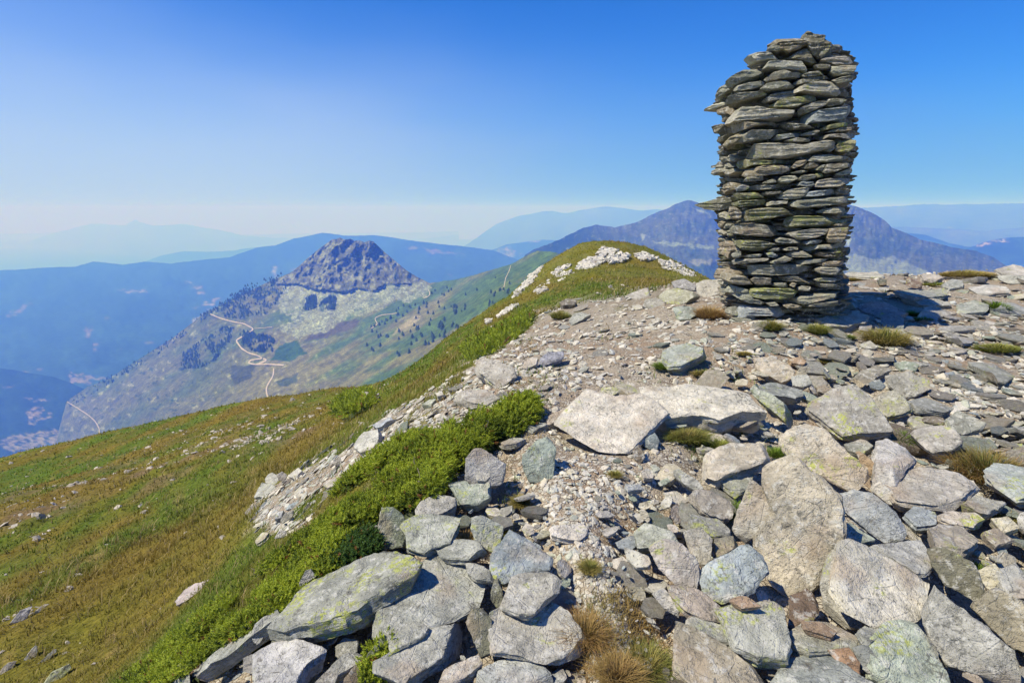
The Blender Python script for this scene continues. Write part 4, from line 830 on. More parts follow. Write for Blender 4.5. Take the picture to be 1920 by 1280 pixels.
S(Cc,[(225,1280),(260,1230),(340,1190),(350,1210),(300,1260),(240,1300)],'lichened stone on the bottom edge in the turf',(.42,.44,.30),.07,.05,.9)
print('traced', len(L))
for i, (pts, label, col, t, lift, lich, kw) in enumerate(L):
    kw = dict(kw)
    ar = np.ptp([p[0] for p in pts])*np.ptp([p[1] for p in pts])
    kw.setdefault('m', 96 if ar > 8000 else 72 if ar > 2000 else 48)
    traced(pts, label, col, t, lift, lich, seed=100+i, **kw)
# ================= the cairn
def K1(p): return [(1280+x/4.2658, 40+y/4.2658) for x, y in p]
def K2(p): return [(1280+x/4.2658, 320+y/4.2658) for x, y in p]
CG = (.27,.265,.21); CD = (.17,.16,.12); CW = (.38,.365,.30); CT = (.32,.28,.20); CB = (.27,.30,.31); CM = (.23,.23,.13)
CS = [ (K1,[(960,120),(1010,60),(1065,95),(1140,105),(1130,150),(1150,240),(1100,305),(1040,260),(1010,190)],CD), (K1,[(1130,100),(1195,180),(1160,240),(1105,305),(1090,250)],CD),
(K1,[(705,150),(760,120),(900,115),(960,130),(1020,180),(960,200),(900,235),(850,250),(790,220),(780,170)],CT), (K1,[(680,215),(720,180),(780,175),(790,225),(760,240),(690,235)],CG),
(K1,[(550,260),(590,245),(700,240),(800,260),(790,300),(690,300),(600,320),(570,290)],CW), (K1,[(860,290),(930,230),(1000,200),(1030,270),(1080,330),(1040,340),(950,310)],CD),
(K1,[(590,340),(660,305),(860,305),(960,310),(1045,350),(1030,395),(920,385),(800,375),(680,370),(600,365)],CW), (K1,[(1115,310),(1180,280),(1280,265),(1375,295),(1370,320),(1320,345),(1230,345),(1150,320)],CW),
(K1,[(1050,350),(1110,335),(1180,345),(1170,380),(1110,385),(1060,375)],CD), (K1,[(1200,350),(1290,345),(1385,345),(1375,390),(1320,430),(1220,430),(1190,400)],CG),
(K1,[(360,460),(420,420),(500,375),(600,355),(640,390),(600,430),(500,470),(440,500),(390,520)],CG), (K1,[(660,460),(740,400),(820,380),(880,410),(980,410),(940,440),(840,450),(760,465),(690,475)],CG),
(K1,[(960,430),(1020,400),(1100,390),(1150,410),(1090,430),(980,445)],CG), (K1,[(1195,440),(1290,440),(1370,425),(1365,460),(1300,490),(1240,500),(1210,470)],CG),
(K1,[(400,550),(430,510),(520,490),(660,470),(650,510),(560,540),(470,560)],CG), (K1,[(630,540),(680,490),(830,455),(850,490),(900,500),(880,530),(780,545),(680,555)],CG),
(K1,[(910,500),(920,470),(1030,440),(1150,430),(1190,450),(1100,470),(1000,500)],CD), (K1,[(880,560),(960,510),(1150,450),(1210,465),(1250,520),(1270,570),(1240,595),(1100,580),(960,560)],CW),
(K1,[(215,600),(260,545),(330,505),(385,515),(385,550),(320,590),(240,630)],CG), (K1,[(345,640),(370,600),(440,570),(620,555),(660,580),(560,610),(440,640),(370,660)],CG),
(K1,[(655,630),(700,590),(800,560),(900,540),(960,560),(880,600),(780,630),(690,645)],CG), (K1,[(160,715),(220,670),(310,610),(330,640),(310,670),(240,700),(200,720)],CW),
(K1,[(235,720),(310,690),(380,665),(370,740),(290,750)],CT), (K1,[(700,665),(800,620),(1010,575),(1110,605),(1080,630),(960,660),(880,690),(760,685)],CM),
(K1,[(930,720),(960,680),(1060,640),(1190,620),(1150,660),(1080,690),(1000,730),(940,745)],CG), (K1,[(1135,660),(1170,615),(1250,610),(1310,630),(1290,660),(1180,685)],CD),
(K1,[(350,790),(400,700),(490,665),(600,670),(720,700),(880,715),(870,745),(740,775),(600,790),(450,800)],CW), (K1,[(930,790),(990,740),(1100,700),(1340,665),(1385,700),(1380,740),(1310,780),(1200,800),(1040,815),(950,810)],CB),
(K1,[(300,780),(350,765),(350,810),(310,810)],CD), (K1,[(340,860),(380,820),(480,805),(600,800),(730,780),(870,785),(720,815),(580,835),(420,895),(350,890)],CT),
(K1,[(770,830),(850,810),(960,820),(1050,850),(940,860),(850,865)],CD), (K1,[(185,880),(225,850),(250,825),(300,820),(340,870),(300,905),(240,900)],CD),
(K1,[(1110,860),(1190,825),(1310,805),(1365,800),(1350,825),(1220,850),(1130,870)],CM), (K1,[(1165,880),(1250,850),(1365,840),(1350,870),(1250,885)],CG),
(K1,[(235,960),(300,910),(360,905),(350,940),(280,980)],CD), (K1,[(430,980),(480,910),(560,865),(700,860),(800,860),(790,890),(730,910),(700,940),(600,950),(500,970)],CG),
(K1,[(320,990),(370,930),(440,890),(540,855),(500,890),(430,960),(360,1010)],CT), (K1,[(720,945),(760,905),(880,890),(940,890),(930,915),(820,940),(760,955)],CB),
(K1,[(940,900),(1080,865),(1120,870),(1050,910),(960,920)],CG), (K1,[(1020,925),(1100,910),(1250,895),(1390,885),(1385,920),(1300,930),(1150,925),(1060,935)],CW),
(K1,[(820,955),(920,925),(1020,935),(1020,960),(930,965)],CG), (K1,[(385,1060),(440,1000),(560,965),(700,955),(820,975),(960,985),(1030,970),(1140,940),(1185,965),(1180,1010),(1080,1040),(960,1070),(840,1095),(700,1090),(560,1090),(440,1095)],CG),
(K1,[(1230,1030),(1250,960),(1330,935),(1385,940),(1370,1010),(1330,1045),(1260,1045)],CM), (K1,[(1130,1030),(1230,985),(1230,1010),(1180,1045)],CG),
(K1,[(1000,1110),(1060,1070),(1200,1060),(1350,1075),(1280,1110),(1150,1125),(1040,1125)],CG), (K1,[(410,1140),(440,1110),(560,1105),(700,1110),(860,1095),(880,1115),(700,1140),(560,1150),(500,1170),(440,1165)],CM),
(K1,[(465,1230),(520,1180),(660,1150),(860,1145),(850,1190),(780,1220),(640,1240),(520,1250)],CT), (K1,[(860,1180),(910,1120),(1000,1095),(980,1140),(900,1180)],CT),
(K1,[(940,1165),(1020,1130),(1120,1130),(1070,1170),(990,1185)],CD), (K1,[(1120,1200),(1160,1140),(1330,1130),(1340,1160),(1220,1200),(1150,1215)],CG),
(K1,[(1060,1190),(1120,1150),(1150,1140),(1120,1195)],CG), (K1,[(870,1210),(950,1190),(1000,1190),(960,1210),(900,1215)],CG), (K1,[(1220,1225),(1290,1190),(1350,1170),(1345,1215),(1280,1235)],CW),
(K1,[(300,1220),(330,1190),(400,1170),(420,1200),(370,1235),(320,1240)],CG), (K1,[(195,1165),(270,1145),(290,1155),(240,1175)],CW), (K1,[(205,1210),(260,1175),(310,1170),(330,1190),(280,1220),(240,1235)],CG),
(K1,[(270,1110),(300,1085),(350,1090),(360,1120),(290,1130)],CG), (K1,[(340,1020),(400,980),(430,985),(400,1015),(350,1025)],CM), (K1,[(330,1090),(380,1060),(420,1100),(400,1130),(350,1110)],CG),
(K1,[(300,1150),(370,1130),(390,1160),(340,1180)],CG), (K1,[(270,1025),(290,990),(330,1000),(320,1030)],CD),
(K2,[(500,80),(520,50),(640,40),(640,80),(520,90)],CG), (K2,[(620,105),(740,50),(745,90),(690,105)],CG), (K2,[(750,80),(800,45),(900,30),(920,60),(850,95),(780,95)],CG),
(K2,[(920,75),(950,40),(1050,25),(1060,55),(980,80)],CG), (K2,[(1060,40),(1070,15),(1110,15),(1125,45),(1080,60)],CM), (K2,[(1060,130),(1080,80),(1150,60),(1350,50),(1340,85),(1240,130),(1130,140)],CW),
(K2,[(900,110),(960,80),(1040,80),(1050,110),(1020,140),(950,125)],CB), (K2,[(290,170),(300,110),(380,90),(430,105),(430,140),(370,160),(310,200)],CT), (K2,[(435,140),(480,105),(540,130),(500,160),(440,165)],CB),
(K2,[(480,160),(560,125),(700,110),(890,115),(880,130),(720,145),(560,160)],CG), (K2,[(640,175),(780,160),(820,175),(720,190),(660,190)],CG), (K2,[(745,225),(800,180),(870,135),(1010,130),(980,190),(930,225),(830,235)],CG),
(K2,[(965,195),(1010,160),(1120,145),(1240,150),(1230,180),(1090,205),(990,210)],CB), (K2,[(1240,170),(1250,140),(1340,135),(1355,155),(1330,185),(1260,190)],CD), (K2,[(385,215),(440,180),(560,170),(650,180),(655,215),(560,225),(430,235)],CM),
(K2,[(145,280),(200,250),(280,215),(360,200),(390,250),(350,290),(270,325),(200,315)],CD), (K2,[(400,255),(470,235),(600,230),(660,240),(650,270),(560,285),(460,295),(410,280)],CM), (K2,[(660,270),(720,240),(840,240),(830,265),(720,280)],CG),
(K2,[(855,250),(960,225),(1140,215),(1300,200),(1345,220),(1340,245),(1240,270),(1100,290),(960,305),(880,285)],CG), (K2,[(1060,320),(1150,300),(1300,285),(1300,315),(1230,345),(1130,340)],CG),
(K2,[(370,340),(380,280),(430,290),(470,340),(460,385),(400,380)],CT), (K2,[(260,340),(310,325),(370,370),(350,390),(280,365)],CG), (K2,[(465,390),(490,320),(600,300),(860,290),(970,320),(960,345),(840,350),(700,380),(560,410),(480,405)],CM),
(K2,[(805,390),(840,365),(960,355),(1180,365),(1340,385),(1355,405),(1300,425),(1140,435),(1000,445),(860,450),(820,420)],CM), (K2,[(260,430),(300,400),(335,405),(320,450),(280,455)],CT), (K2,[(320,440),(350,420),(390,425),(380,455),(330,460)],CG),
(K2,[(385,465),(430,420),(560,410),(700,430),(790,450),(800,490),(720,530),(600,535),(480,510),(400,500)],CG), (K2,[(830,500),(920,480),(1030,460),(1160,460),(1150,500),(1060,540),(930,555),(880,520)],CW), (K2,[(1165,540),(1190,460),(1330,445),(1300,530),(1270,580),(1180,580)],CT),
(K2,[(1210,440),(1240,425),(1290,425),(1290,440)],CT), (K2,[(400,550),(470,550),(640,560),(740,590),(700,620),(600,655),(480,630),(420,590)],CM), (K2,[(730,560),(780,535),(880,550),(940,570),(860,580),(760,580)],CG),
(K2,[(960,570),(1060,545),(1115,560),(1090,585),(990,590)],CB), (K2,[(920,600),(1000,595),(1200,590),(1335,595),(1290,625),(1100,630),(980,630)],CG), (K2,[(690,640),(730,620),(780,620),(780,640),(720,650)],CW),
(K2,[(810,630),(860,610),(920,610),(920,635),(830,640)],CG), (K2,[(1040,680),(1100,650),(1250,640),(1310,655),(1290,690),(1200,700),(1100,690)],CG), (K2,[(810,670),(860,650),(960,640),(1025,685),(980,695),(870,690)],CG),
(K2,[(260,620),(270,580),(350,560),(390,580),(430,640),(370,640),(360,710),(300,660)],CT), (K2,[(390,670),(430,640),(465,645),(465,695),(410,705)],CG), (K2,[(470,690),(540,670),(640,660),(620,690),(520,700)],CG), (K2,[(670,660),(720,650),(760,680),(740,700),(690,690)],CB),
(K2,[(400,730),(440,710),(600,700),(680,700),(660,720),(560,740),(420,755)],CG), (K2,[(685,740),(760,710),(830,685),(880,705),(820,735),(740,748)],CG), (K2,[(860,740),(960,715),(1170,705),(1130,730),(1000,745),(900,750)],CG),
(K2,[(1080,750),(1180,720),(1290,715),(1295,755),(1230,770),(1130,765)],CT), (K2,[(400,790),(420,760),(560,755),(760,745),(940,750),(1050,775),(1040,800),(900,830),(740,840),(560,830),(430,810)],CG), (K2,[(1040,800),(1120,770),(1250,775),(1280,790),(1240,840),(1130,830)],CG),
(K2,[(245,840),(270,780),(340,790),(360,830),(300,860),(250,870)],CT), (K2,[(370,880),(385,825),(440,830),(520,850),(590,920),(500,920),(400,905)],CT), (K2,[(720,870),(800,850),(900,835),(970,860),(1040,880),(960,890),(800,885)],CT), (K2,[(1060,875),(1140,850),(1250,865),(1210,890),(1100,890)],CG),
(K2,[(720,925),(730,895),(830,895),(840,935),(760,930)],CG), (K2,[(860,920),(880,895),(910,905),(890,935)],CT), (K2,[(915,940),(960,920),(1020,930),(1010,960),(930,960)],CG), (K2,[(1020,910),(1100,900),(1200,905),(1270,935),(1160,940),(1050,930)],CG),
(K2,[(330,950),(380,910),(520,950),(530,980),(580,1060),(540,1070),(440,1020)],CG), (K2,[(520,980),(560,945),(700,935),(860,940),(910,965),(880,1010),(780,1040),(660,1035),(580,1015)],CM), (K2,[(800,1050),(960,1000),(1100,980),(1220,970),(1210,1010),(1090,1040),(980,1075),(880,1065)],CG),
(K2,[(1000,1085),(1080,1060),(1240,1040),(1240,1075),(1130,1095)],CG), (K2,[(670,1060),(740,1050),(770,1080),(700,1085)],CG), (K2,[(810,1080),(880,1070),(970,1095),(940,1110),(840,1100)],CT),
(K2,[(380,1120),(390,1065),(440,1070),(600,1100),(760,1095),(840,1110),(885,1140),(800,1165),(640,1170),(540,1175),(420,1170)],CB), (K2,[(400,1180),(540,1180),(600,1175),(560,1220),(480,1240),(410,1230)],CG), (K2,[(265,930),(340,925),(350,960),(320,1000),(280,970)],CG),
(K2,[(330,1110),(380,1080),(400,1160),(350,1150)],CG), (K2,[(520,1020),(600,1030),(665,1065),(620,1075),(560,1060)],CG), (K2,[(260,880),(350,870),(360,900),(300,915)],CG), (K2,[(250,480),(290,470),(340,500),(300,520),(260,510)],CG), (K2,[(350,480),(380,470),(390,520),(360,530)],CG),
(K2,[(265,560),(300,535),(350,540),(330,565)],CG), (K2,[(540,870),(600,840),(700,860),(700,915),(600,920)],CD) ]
CY = 6.25
az = math.atan2(*(at(1468, 590, CY)[:2]))
cdir = np.array([-math.sin(az), -math.cos(az), 0]); er = np.array([math.cos(az), -math.sin(az), 0])
Pf = at(1440, 590, CY-.1)
NF = cdir*math.cos(.16)+er*math.sin(.16); NL = cdir*math.cos(.9)-er*math.sin(.9)
def on_plane(px, py, P0, n):
    d = ray(px, py); return CAM+d*((((P0-CAM)@n)/(d@n))[..., None])
corner = on_plane(np.array([1384.]), np.array([590.]), Pf, NF)[0]
base = at(1468, 598, CY+.55); base[2] = surf(base[:1], base[1:2])[0]
cairn = bpy.data.objects.new('stone_cairn', None); COL.objects.link(cairn); cairn.location = base
tag(cairn, 'tall dry stone cairn of stacked flat grey slates standing on the summit', 'cairn')
areas = []
for f, p, c in CS:
    q = np.array(f(p)); areas.append(abs(np.sum(q[:, 0]*np.roll(q[:, 1], -1)-q[:, 1]*np.roll(q[:, 0], -1)))/2)
order = np.argsort(areas)[::-1]; rest = []
def cairn_stone(q, t, seed, setback=0., m=64):
    c = q.mean(0); n, P0 = (NF, Pf) if c[0] > 1378 else (NL, corner)
    r = np.random.default_rng(seed); out = r.normal(0, .012)-setback
    if q[:, 0].min() < 1338 and c[0] < 1360: out += .02
    X = on_plane(q[:, 0], q[:, 1], P0+n*out, n)
    h = X.mean(0); yaw = r.normal(0, .10); n_ = n*math.cos(yaw)+np.cross([0, 0, 1], n)*math.sin(yaw)
    B = basis(n_+np.array([0, 0, r.normal(.03, .05)]), np.cross([0, 0, 1], n)); Lc = (X-h)@B
    Lc = Lc*np.array([1.09, .92, 1])
    hh = np.ptp(Lc[:, 1]); size = math.sqrt(hh*np.ptp(Lc[:, 0])*.7)
    V, Fq, Ft, size = slab(Lc[:, :2], t, seed, m=m, rough=1.0, cuts=4, simp=.03, strata=.012, tops=[0, .2, .38, .54, .68, .8, .9, .96, 1.], sides=(.03, .10, .25, .55, 1.), under=(.5,),
        extra=[((r.normal(0, .2), 1, r.uniform(.5, 1.2)), hh*r.uniform(.03, .2)), ((r.normal(0, .2), -1, 1.3), hh*r.uniform(.03, .12)), ((-1, .5, .8), size*.06), ((1, r.normal(0, .3), 1.), size*.03)])
    V2 = np.stack([V[:, 0], -V[:, 2], V[:, 1]], -1); M3 = np.array([[1, 0, 0], [0, 0, -1], [0, 1, 0]]); B2 = B@M3.T
    return V2, Fq, Ft, B2, h
for k, i in enumerate(order):
    f, p, c = CS[i]; q = np.array(f(p))
    V, Fq, Ft, B2, h = cairn_stone(q, .30, 3000+i)
    lich = .8 if c is CM else .2
    if k < 99:
        o = link('stone', mesh_np('cairn_stone', V, [Fq, Ft], sharp=32), smat, parent=cairn)
        o.location = Vector(h)-cairn.location; o.rotation_mode = 'QUATERNION'; o.rotation_quaternion = rotm(B2); o.color = (*jcol(np.array(c)*1.1, i, .16), lich)
    else: rest.append((V@B2.T+h, Fq, Ft, jcol(np.array(c)*1.1, i)))
# infill: courses of thin stones all the way round
OUT = [(602,1372,1592),(560,1352,1590),(520,1350,1585),(480,1350,1585),(440,1350,1590),(400,1348,1594),(340,1352,1596),(320,1348,1597),(280,1355,1603),(250,1352,1603),(215,1365,1603),(200,1345,1598),(170,1352,1588),(150,1372,1596),(120,1410,1598),(100,1442,1572),(90,1455,1545),(80,1465,1538),(70,1502,1534)]
oy = np.array([o[0] for o in OUT][::-1], float); ol = np.array([o[1] for o in OUT][::-1], float); orr = np.array([o[2] for o in OUT][::-1], float)
cpl = base.copy(); r = np.random.default_rng(11)
zb = base[2]-.08; ztop = at(1500, 78, CY+.3)[2]; z = zb; cn = 0
while z < ztop:
    th_ = r.uniform(.022, .05)
    py = 640.
    mid = np.array([base[0], base[1], z+th_/2]); _, py = project(mid); py = float(py)
    l_, r_ = np.interp(py, oy, ol), np.interp(py, oy, orr)
    pl = on_plane(np.array([l_, r_]), np.array([py, py]), cpl, cdir); cen = pl.mean(0); a_ = np.linalg.norm(pl[1]-pl[0])/2
    bd = min(.55, a_*.95)
    n_ = max(7, int(11*a_/.7)); ph0 = r.uniform(0, 6.28)
    for j in range(n_):
        ph = ph0+j*2*math.pi/n_+r.normal(0, .08); L_ = 2*math.pi*a_/n_*r.uniform(.42, .66)
        pos = cen+er*math.cos(ph)*(a_-.16)*r.uniform(.9, 1.07)+cdir*math.sin(ph)*(bd-.09)*r.uniform(.95, 1.03); pos[2] = z+th_
        k_ = r.integers(6, 9); an = (np.arange(k_)+r.uniform(-.35, .35, k_))*2*math.pi/k_; poly = np.stack([np.sign(np.cos(an))*np.abs(np.cos(an))**.6*L_, np.sign(np.sin(an))*np.abs(np.sin(an))**.6*.19], -1)
        if abs(np.sum(poly[:, 0]*np.roll(poly[:, 1], -1)-poly[:, 1]*np.roll(poly[:, 0], -1)))/2 < .02: continue
        V, Fq, Ft, s_ = slab(poly, th_*.98, 5000+cn, m=18, rough=.6, cuts=5, tops=[0, .6, .9, 1.], sides=(.2, .5, 1.), under=())
        tang = -er*math.sin(ph)+cdir*math.cos(ph)
        B = basis(np.array([r.normal(0, .07), r.normal(0, .07), 1]), tang)
        rest.append((V@B.T+pos, Fq, Ft, jcol((.20, .19, .15), cn+60, .25))); cn += 1  # infill coloured darker to deepen the shade in the gaps
    z += th_*.93
# unseen solid heart, coloured dark, placed to block light behind the gaps
hz_ = np.linspace(zb, ztop-.12, 24); rows = []
for zz in hz_:
    _, py = project(np.array([base[0], base[1], zz])); py = float(py)
    pl = on_plane(np.array([np.interp(py, oy, ol), np.interp(py, oy, orr)]), np.array([py, py]), cpl, cdir); cen = pl.mean(0); a_ = np.linalg.norm(pl[1]-pl[0])/2
    an = np.linspace(0, 2*math.pi, 24, endpoint=False)
    rows.append(cen+np.cos(an)[:, None]*er*(a_-.22)+np.sin(an)[:, None]*cdir*max(.1, min(.36, a_-.22))+np.array([0, 0, zz-cen[2]]))
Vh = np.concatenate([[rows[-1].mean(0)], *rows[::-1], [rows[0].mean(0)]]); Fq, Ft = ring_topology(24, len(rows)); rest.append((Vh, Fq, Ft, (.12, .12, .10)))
def merge(parts):
    Vs, Q, Tt, Cc_ = [], [], [], []; o = 0
    for V, q, t, c in parts:
        Vs.append(V); Q.append(q+o); Tt.append(t+o); Cc_.append(np.repeat(np.array([[*c, .3]]), len(V), 0)); o += len(V)
    return np.concatenate(Vs), [np.concatenate(Q), np.concatenate(Tt)], np.concatenate(Cc_)
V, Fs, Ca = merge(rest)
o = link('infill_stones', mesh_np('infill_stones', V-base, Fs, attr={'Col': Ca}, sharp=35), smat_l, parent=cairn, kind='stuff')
TR_POLY.append(np.array([(1350,600),(1345,100),(1600,60),(1600,600)]))
# ================= loose stones, rubble, gravel
def tmpl(seed, m, tops, sides, rough=.9, cuts=4):
    r = np.random.default_rng(seed); k = r.integers(5, 9)
    an = (np.arange(k)+r.uniform(-.32, .32, k))*2*math.pi/k; rad = r.uniform(.72, 1.1, k)
    poly = np.stack([np.cos(an)*rad, np.sin(an)*rad*r.uniform(.55, .9)], -1)
    V, Fq, Ft, s_ = slab(poly, r.uniform(.28, .6), seed, m=m, rough=rough, cuts=cuts, tops=tops, sides=sides, under=(.5,))
    return V, Fq, Ft
TH = [tmpl(7000+i, 34, [0, .4, .7, .9, 1.], (.15, .45, .8, 1.)) for i in range(26)]
TM = [tmpl(7100+i, 16, [0, .6, 1.], (.3, 1.), 1.1) for i in range(24)]
HI = [mesh_np('loose_stone', *[(V), [q, t]], sharp=30) for V, q, t in TH]
for me in HI: me.materials.append(smat)
R_BLOCK = raster(TR_POLY, 6)
PAL = [G_, GG, W_, T_, (.40,.39,.36), P_k, (.42,.40,.36), (.34,.33,.29), BR, B_]; PW = np.array([.16,.10,.12,.12,.2,.07,.13,.1,.03,.05]); PW /= PW.sum()
def pick(r): return PAL[r.choice(len(PAL), p=PW)]
PLAT = [(1060,560),(1330,560),(1600,520),(1960,490),(1980,820),(1700,800),(1420,700),(1200,700),(1000,760),(860,740),(930,640)]
PLR = [(1560,520),(1980,490),(1980,860),(1640,760),(1440,700),(1360,640)]
STRIP = [(470,960),(480,930),(560,880),(620,830),(690,790),(745,770),(850,715),(960,740),(930,790),(820,800),(700,850),(620,930),(580,975),(540,1000),(480,1000)]
CLEAR = [(1000,840),(1240,860),(1300,900),(1180,980),(1210,1160),(1270,1280),(1060,1280),(1060,1060),(1000,960),(960,900)]
def region_stones(poly, n, smin, smax, pw, r, sep, clear=True):
    P = np.array(poly); x0, y0 = P.min(0); x1, y1 = P.max(0); out = []; tries = 0
    while len(out) < n and tries < n*30:
        tries += 1
        x, y = r.uniform(x0, x1), r.uniform(y0, y1)
        if not inpoly(x, y, poly): continue
        s_ = smin+(smax-smin)*r.random()**pw
        if clear and look(R_BLOCK, np.array(x), np.array(y)) > .25: continue
        ok = True
        for (a, b, c) in out[-400:]:
            if abs(x-a) < (c+s_)*sep and abs(y-b) < (c+s_)*sep*.7: ok = False; break
        if ok: out.append((x, y, s_))
    return out
r = np.random.default_rng(21)
SPEC = [ # polygon, n, min px, max px, pow, sep, sink, label
 (PLR, 620, 5, 30, 2.0, .52, .15, 'flat grey slate lying loose in the stony ground right of the cairn', 62),
 (PLAT, 420, 3.5, 18, 2.4, .55, .2, 'small flat stone in the gravel between the cairn and the cream slabs', 26),
 (PILE[1], 800, 8, 42, 1.8, .40, .1, 'small angular stone filling a gap in the right-hand slab pile', 70),
 (PILE[0], 380, 7, 34, 1.8, .40, .1, 'small angular stone filling a gap in the bottom middle pile', 34),
 (STRIP, 460, 4, 21, 2.0, .45, .15, 'small pale stone in the strip of rubble above the juniper', 26),
 ([(1985,490),(2430,480),(2450,1300),(1985,1300)], 320, 6, 26, 1.9, .5, .1, '', 0),
 (CLEAR, 120, 4, 11, 2.4, .6, .25, 'small white stone in the gravel clearing between the two piles', 14)]
rub = []; n_loose = 0
for poly, n, a, b_, pw, sep, sink, label, n_ind in SPEC:
    st = sorted(region_stones(poly, n, a, b_, pw, r, sep), key=lambda q: -q[2])
    for k, (x, y, s_) in enumerate(st):
        h = hit(x, y, 0)
        if h is None or h[1] > 24: continue
        # lying on the real ground (which is lower inside the piles)
        g = float(ground_z(h[:1], h[1:2])[0]); dist = np.linalg.norm(h-CAM); R0 = s_*dist/F
        deep = surf(h[:1], h[1:2])[0]-g
        h[2] = g+(deep*r.uniform(.25, .95) if deep > .03 else 0)+R0*r.uniform(.12, .3)
        n = gnormal(h[0], h[1])+r.normal(0, .16 if deep < .03 else .3, 3); B = basis(n, (math.cos(6.28*r.random()), math.sin(6.28*r.random()), 0))
        flat = r.uniform(.35, .75); col = jcol(pick(r), int(x*7+y), .12)
        if k < n_ind:
            me = HI[r.integers(len(HI))]
            o = link('loose_stone', me, None, label=label, cat='stone', group='loose stones in the scree')
            o.location = h; o.rotation_mode = 'QUATERNION'; o.rotation_quaternion = rotm(B); o.scale = (R0, R0, R0*flat); o.color = (*col, .3); n_loose += 1
        else:
            V, q, t = TM[r.integers(len(TM))]; rub.append(((V*[R0, R0, R0*flat])@B.T+h, q, t, col))
V, Fs, Ca = merge(rub); print('loose', n_loose, 'rubble', len(rub))
link('rubble', mesh_np('rubble', V, Fs, attr={'Col': Ca}, sharp=35), smat_l, kind='stuff')

def scatter_mesh(T, idx, pos, nrm, yaw, scl, col):
    """T: list of (V, q, t) with same topology"""
    TV = np.stack([t[0] for t in T]); q, t = T[0][1], T[0][2]; nv = TV.shape[1]
    nrm = nrm/np.linalg.norm(nrm, axis=1)[:, None]
    x = np.stack([np.cos(yaw), np.sin(yaw), 0*yaw], -1); x -= nrm*(x*nrm).sum(1)[:, None]; x /= np.linalg.norm(x, axis=1)[:, None]; y = np.cross(nrm, x)
    V = TV[idx]*scl[:, None, :]
    V = V[..., 0:1]*x[:, None]+V[..., 1:2]*y[:, None]+V[..., 2:3]*nrm[:, None]+pos[:, None]
    o = (np.arange(len(pos))*nv)[:, None, None]
    Fs = [ (a[None]+o).reshape(-1, a.shape[1]) for a in (q, t) if len(a)]
    C = np.repeat(col, nv, 0); 
    if C.shape[1] == 3: C = np.c_[C, np.full(len(C), .2)]
    return V.reshape(-1, 3), Fs, C
def chip(seed):
    r = np.random.default_rng(seed); m = 6; an = (np.arange(m)+r.uniform(-.4, .4, m))*2*math.pi/m
    p = np.stack([np.cos(an), np.sin(an)*r.uniform(.5, .95)], -1)*r.uniform(.7, 1.1, (m, 1)); h = r.uniform(.18, .45)
    up = np.c_[p*.72, h*.5+r.normal(0, .06, m)]; lo = np.c_[p, np.full(m, -.1)+r.normal(0, .05, m)]
    V = np.concatenate([[[0, 0, h*.5+r.normal(0, .04)]], up, lo, [[0, 0, -h*.6]]]); q, t = ring_topology(m, 2); return V, q, t
CH = [chip(i) for i in range(16)]
N_ = 74000
thg = r.uniform(-.83, 1.0, N_); rg = 1/r.uniform(1/14., 1/1.45, N_); x = rg*np.sin(thg); y = rg*np.cos(thg)
sm_ = scree_mask(x, y); px, py = px_of(x, y)
dens = .35+.65*sstep(-.25, .25, n2(x, y, 1.6, 1.6, 3, 501)); clr = np.maximum(look(raster([CLEAR, PLAT, STRIP], 40), px, py), sstep(1960, 2050, px))
keep = (sm_ > .45) & (r.random(N_) < dens*(.35+.65*clr)) & (look(R_BLOCK, px, py) < .9) & (px > -40) & (px < 2450)
x, y, rg = x[keep], y[keep], rg[keep]; px, py = px[keep], py[keep]; n = len(x)
z = ground_z(x, y); e = .03
nr = np.stack([-(ground_z(x+e, y)-z)/e, -(ground_z(x, y+e)-z)/e, np.ones(n)], -1)+r.normal(0, .28, (n, 3))
sz = (.0045+.022*r.random(n)**2.6)*np.clip(rg/2.2, .9, 2.6)
pc = np.array(PAL)[r.choice(len(PAL), n, p=PW)]*r.normal(1.08, .13, (n, 1))
pc = pc*.6+np.array([.40, .36, .28])*.45
V, Fs, Ca = scatter_mesh(CH, r.integers(0, 16, n), np.stack([x, y, z+sz*.15], -1), nr, r.uniform(0, 6.28, n), np.stack([sz, sz, sz], -1), np.clip(pc, .05, .75))
print('gravel', n)
link('gravel', mesh_np('gravel', V, Fs, smooth=False, attr={'Col': Ca}), attr_material('gravel_stone', .9, .3, 150), kind='stuff')
# pale stones sunk in the turf of the slope and the dome
BAND = raster([[(150,900),(420,800),(560,760),(640,770),(620,820),(440,850),(250,930)], [(0,930),(150,900),(160,950),(0,1010)], [(0,1130),(60,1130),(100,1280),(0,1280)]], 40)
N_ = 60000; thg = r.uniform(-.85, .2, N_); rg = np.exp(r.uniform(math.log(2.2), math.log(60), N_)); x = rg*np.sin(thg); y = rg*np.cos(thg); px, py = px_of(x, y)
pr = look(BAND, px, py)*.42*sstep(-.1, .35, n2(x, y, .9, .5, 3, 77))+.005+.03*sstep(.3, .5, n2(x, y, .5, .3, 4, 78))
keep = (scree_mask(x, y) < .4) & (r.random(N_) < pr) & (px > -60) & (px < 1500); x, y, rg = x[keep], y[keep], rg[keep]; n = len(x); z = ground_z(x, y)
sz = (.012+.05*r.random(n)**3)*np.clip(rg/5, .7, 3.2); nr = np.array([0, 0, 1.])+r.normal(0, .4, (n, 3))
pc = np.array([.38, .34, .28])*r.normal(1, .15, (n, 1))
V, Fs, Ca = scatter_mesh(CH, r.integers(0, 16, n), np.stack([x, y, z+sz*.05], -1), nr, r.uniform(0, 6.28, n), np.stack([sz, sz, sz*.9], -1), np.clip(pc, .05, .7))
print('turf stones', n)
link('stones_in_turf', mesh_np('stones_in_turf', V, Fs, smooth=False, attr={'Col': Ca}), attr_material('turf_stone', .9, .3, 60), kind='stuff')

